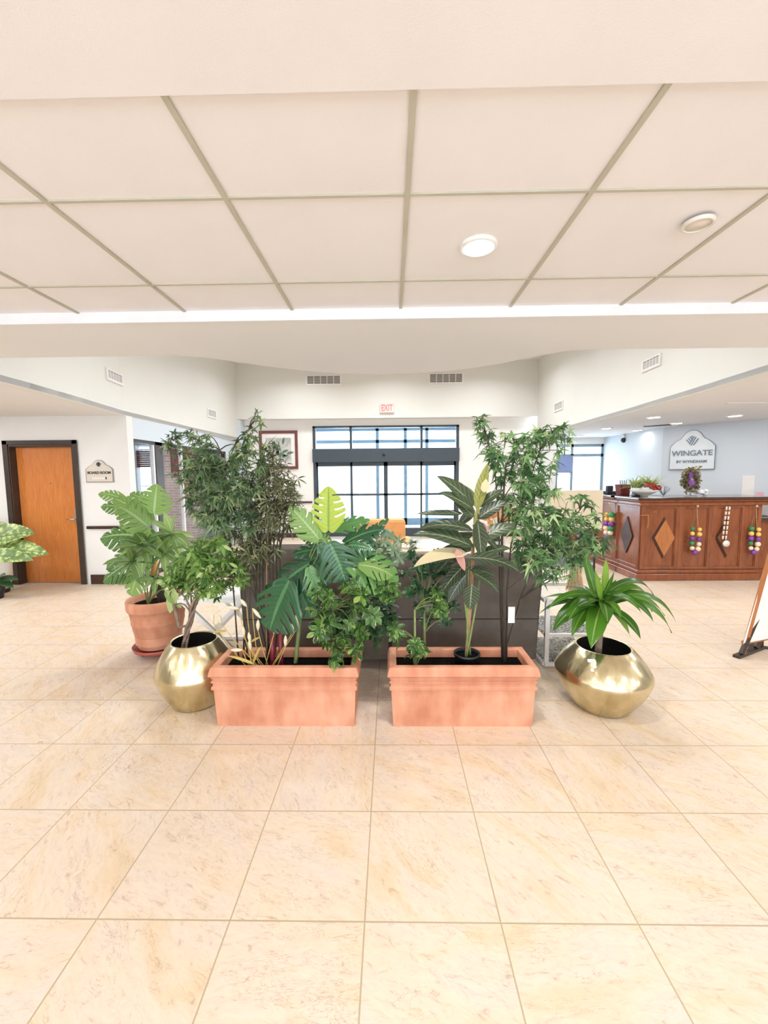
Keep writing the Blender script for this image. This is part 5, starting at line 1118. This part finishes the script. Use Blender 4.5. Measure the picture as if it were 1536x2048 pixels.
# flowers behind the cordyline
fx=at(998,1032,4.8); zt_=fx.z
t=thing('flower_vase','vase of orange flowers on a pedestal, glimpsed beside the maple trunk','flowers',(fx.x,4.8,0))
child('pedestal',MB().lathe([(.001,0),(.14,0),(.14,.02),(.025,.04),(.025,.62),(.2,.64),(.2,.66),(.001,.66)],(fx.x,4.8,0),28),M['stem'],t)
child('vase',MB().lathe([(.001,.66),(.06,.66),(.08,.8),(.04,.92),(.05,.96),(.03,.94)],(fx.x,4.8,0),24),M['whitep'],t)
m=MB(); s_=MB()
for i in range(26):
    c=V((fx.x+R.uniform(-.2,.2),4.8+R.uniform(-.1,.1),zt_+R.uniform(-.08,.1))); s_.tube([(fx.x,4.8,.9),c],.003,4,False); m.palm(c,V((0,-.2,1)),(0,-1,.2),6,.05,.025,PI*1.8,.4,3)
child('flowers',m,LF['flo'],t); child('stems',s_,M['stemg'],t)
# autumn garland seen through the left tree
p=at(375,905,8.95); t=thing('autumn_garland','orange autumn leaf garland hanging behind the left glass','garland',(p.x,8.95,2.3))
m=MB()
for i in range(150): m.leaf((p.x+R.gauss(0,.05),8.95+R.uniform(-.05,.05),R.uniform(1.3,2.25)),unit(),unit(),.08,.04,.3,.2,3)
child('leaves',m,LF['autumn'],t); child('cord',MB().tube([(p.x,8.95,1.3),(p.x,8.95,2.5)],.006,5),M['stem'],t)
# chair backs near dining opening (table with red flowers)
# easel with board at right
t=thing('easel_board','framed board leaning on a dark wooden easel at the right edge','easel board',(3.15,3.5,0))
a=flr(1478,1313); 
bl_=a+V((.03,0,.02)); tl_=at(1544,1095,3.62)
fr=MB(); ex=V((.75,.25,0))
fr.beam(bl_,tl_,.03,.02,V((0,1,0))); fr.beam(bl_+V((.0,.01,.10)),bl_+ex+V((0,.01,.10)),.02,.03); fr.beam(bl_+ex,tl_+ex,.03,.02,V((0,1,0))); fr.beam(tl_,tl_+ex,.02,.03)
child('frame',fr,M['inlay'],t); nrm=(tl_-bl_).cross(ex).normalized()
pp=[bl_+V((0,0,.1)),bl_+ex+V((0,0,.1)),tl_+ex,tl_]; child('board',MB().extr([q+nrm*.002 for q in pp],nrm*-.006),M['paper'],t)
e1=flr(1472,1316); e2=flr(1525,1296); etop=at(1526,1208,3.62)
st_=MB(); st_.beam(e1+V((0,0,.012)),e2+V((.0,0,.012)),.05,.024); st_.beam(e2+V((-.02,0,.01)),e2+V((.5,-.2,.01)),.03,.02)
child('foot',st_,M['dframe'],t)
st_=MB(); st_.beam(e1+V((.05,.01,.03)),etop,.028,.03,V((0,1,0))); st_.beam(e2+V((-.02,0,.02)),etop,.03,.03,V((0,1,0))); st_.beam((e1+e2)/2+V((0,0,.02)),etop,.03,.02,V((0,1,0))); st_.beam(e1*.3+e2*.7+V((0,0,.03)),e2+V((-.02,0,.14)),.05,.04,V((0,1,0)))
child('support',st_,M['dframe'],t)
# ================================================================= WORLD
w=bpy.data.worlds.new('world'); SC.world=w; w.use_nodes=True; bg=w.node_tree.nodes['Background']; bg.inputs[0].default_value=(.80,.91,1,1); bg.inputs[1].default_value=5
daylight((-.1,14.2,1.7),(PI/2,0,PI),3.6,2.6,230,(.80,.91,1)); daylight((4.9,11.2,1.6),(PI/2,0,PI),1.6,1.8,34,(.60,.80,1)); daylight((LW0+.4,11.2,1.5),(PI/2,0,PI),.8,1.6,30)
for o in bpy.data.objects:
    if o.name.startswith('daylight'): o.rotation_euler=(-PI/2,0,0)
for o in list(bpy.data.objects):
    for k in('_o','_mesh','_w'):
        if k in o: del o[k]
dw=daylight((0,-4.12,1.4),(PI/2,0,0),8.6,1.7,38,(1,.95,.91)); dw.name='window_fill'  # added fill at the unseen window, lifts ceiling and upright faces
SC.view_settings.view_transform='Standard'; SC.view_settings.look='None'; SC.view_settings.gamma=1; SC.view_settings.use_curve_mapping=False
SC.view_settings.exposure=.42
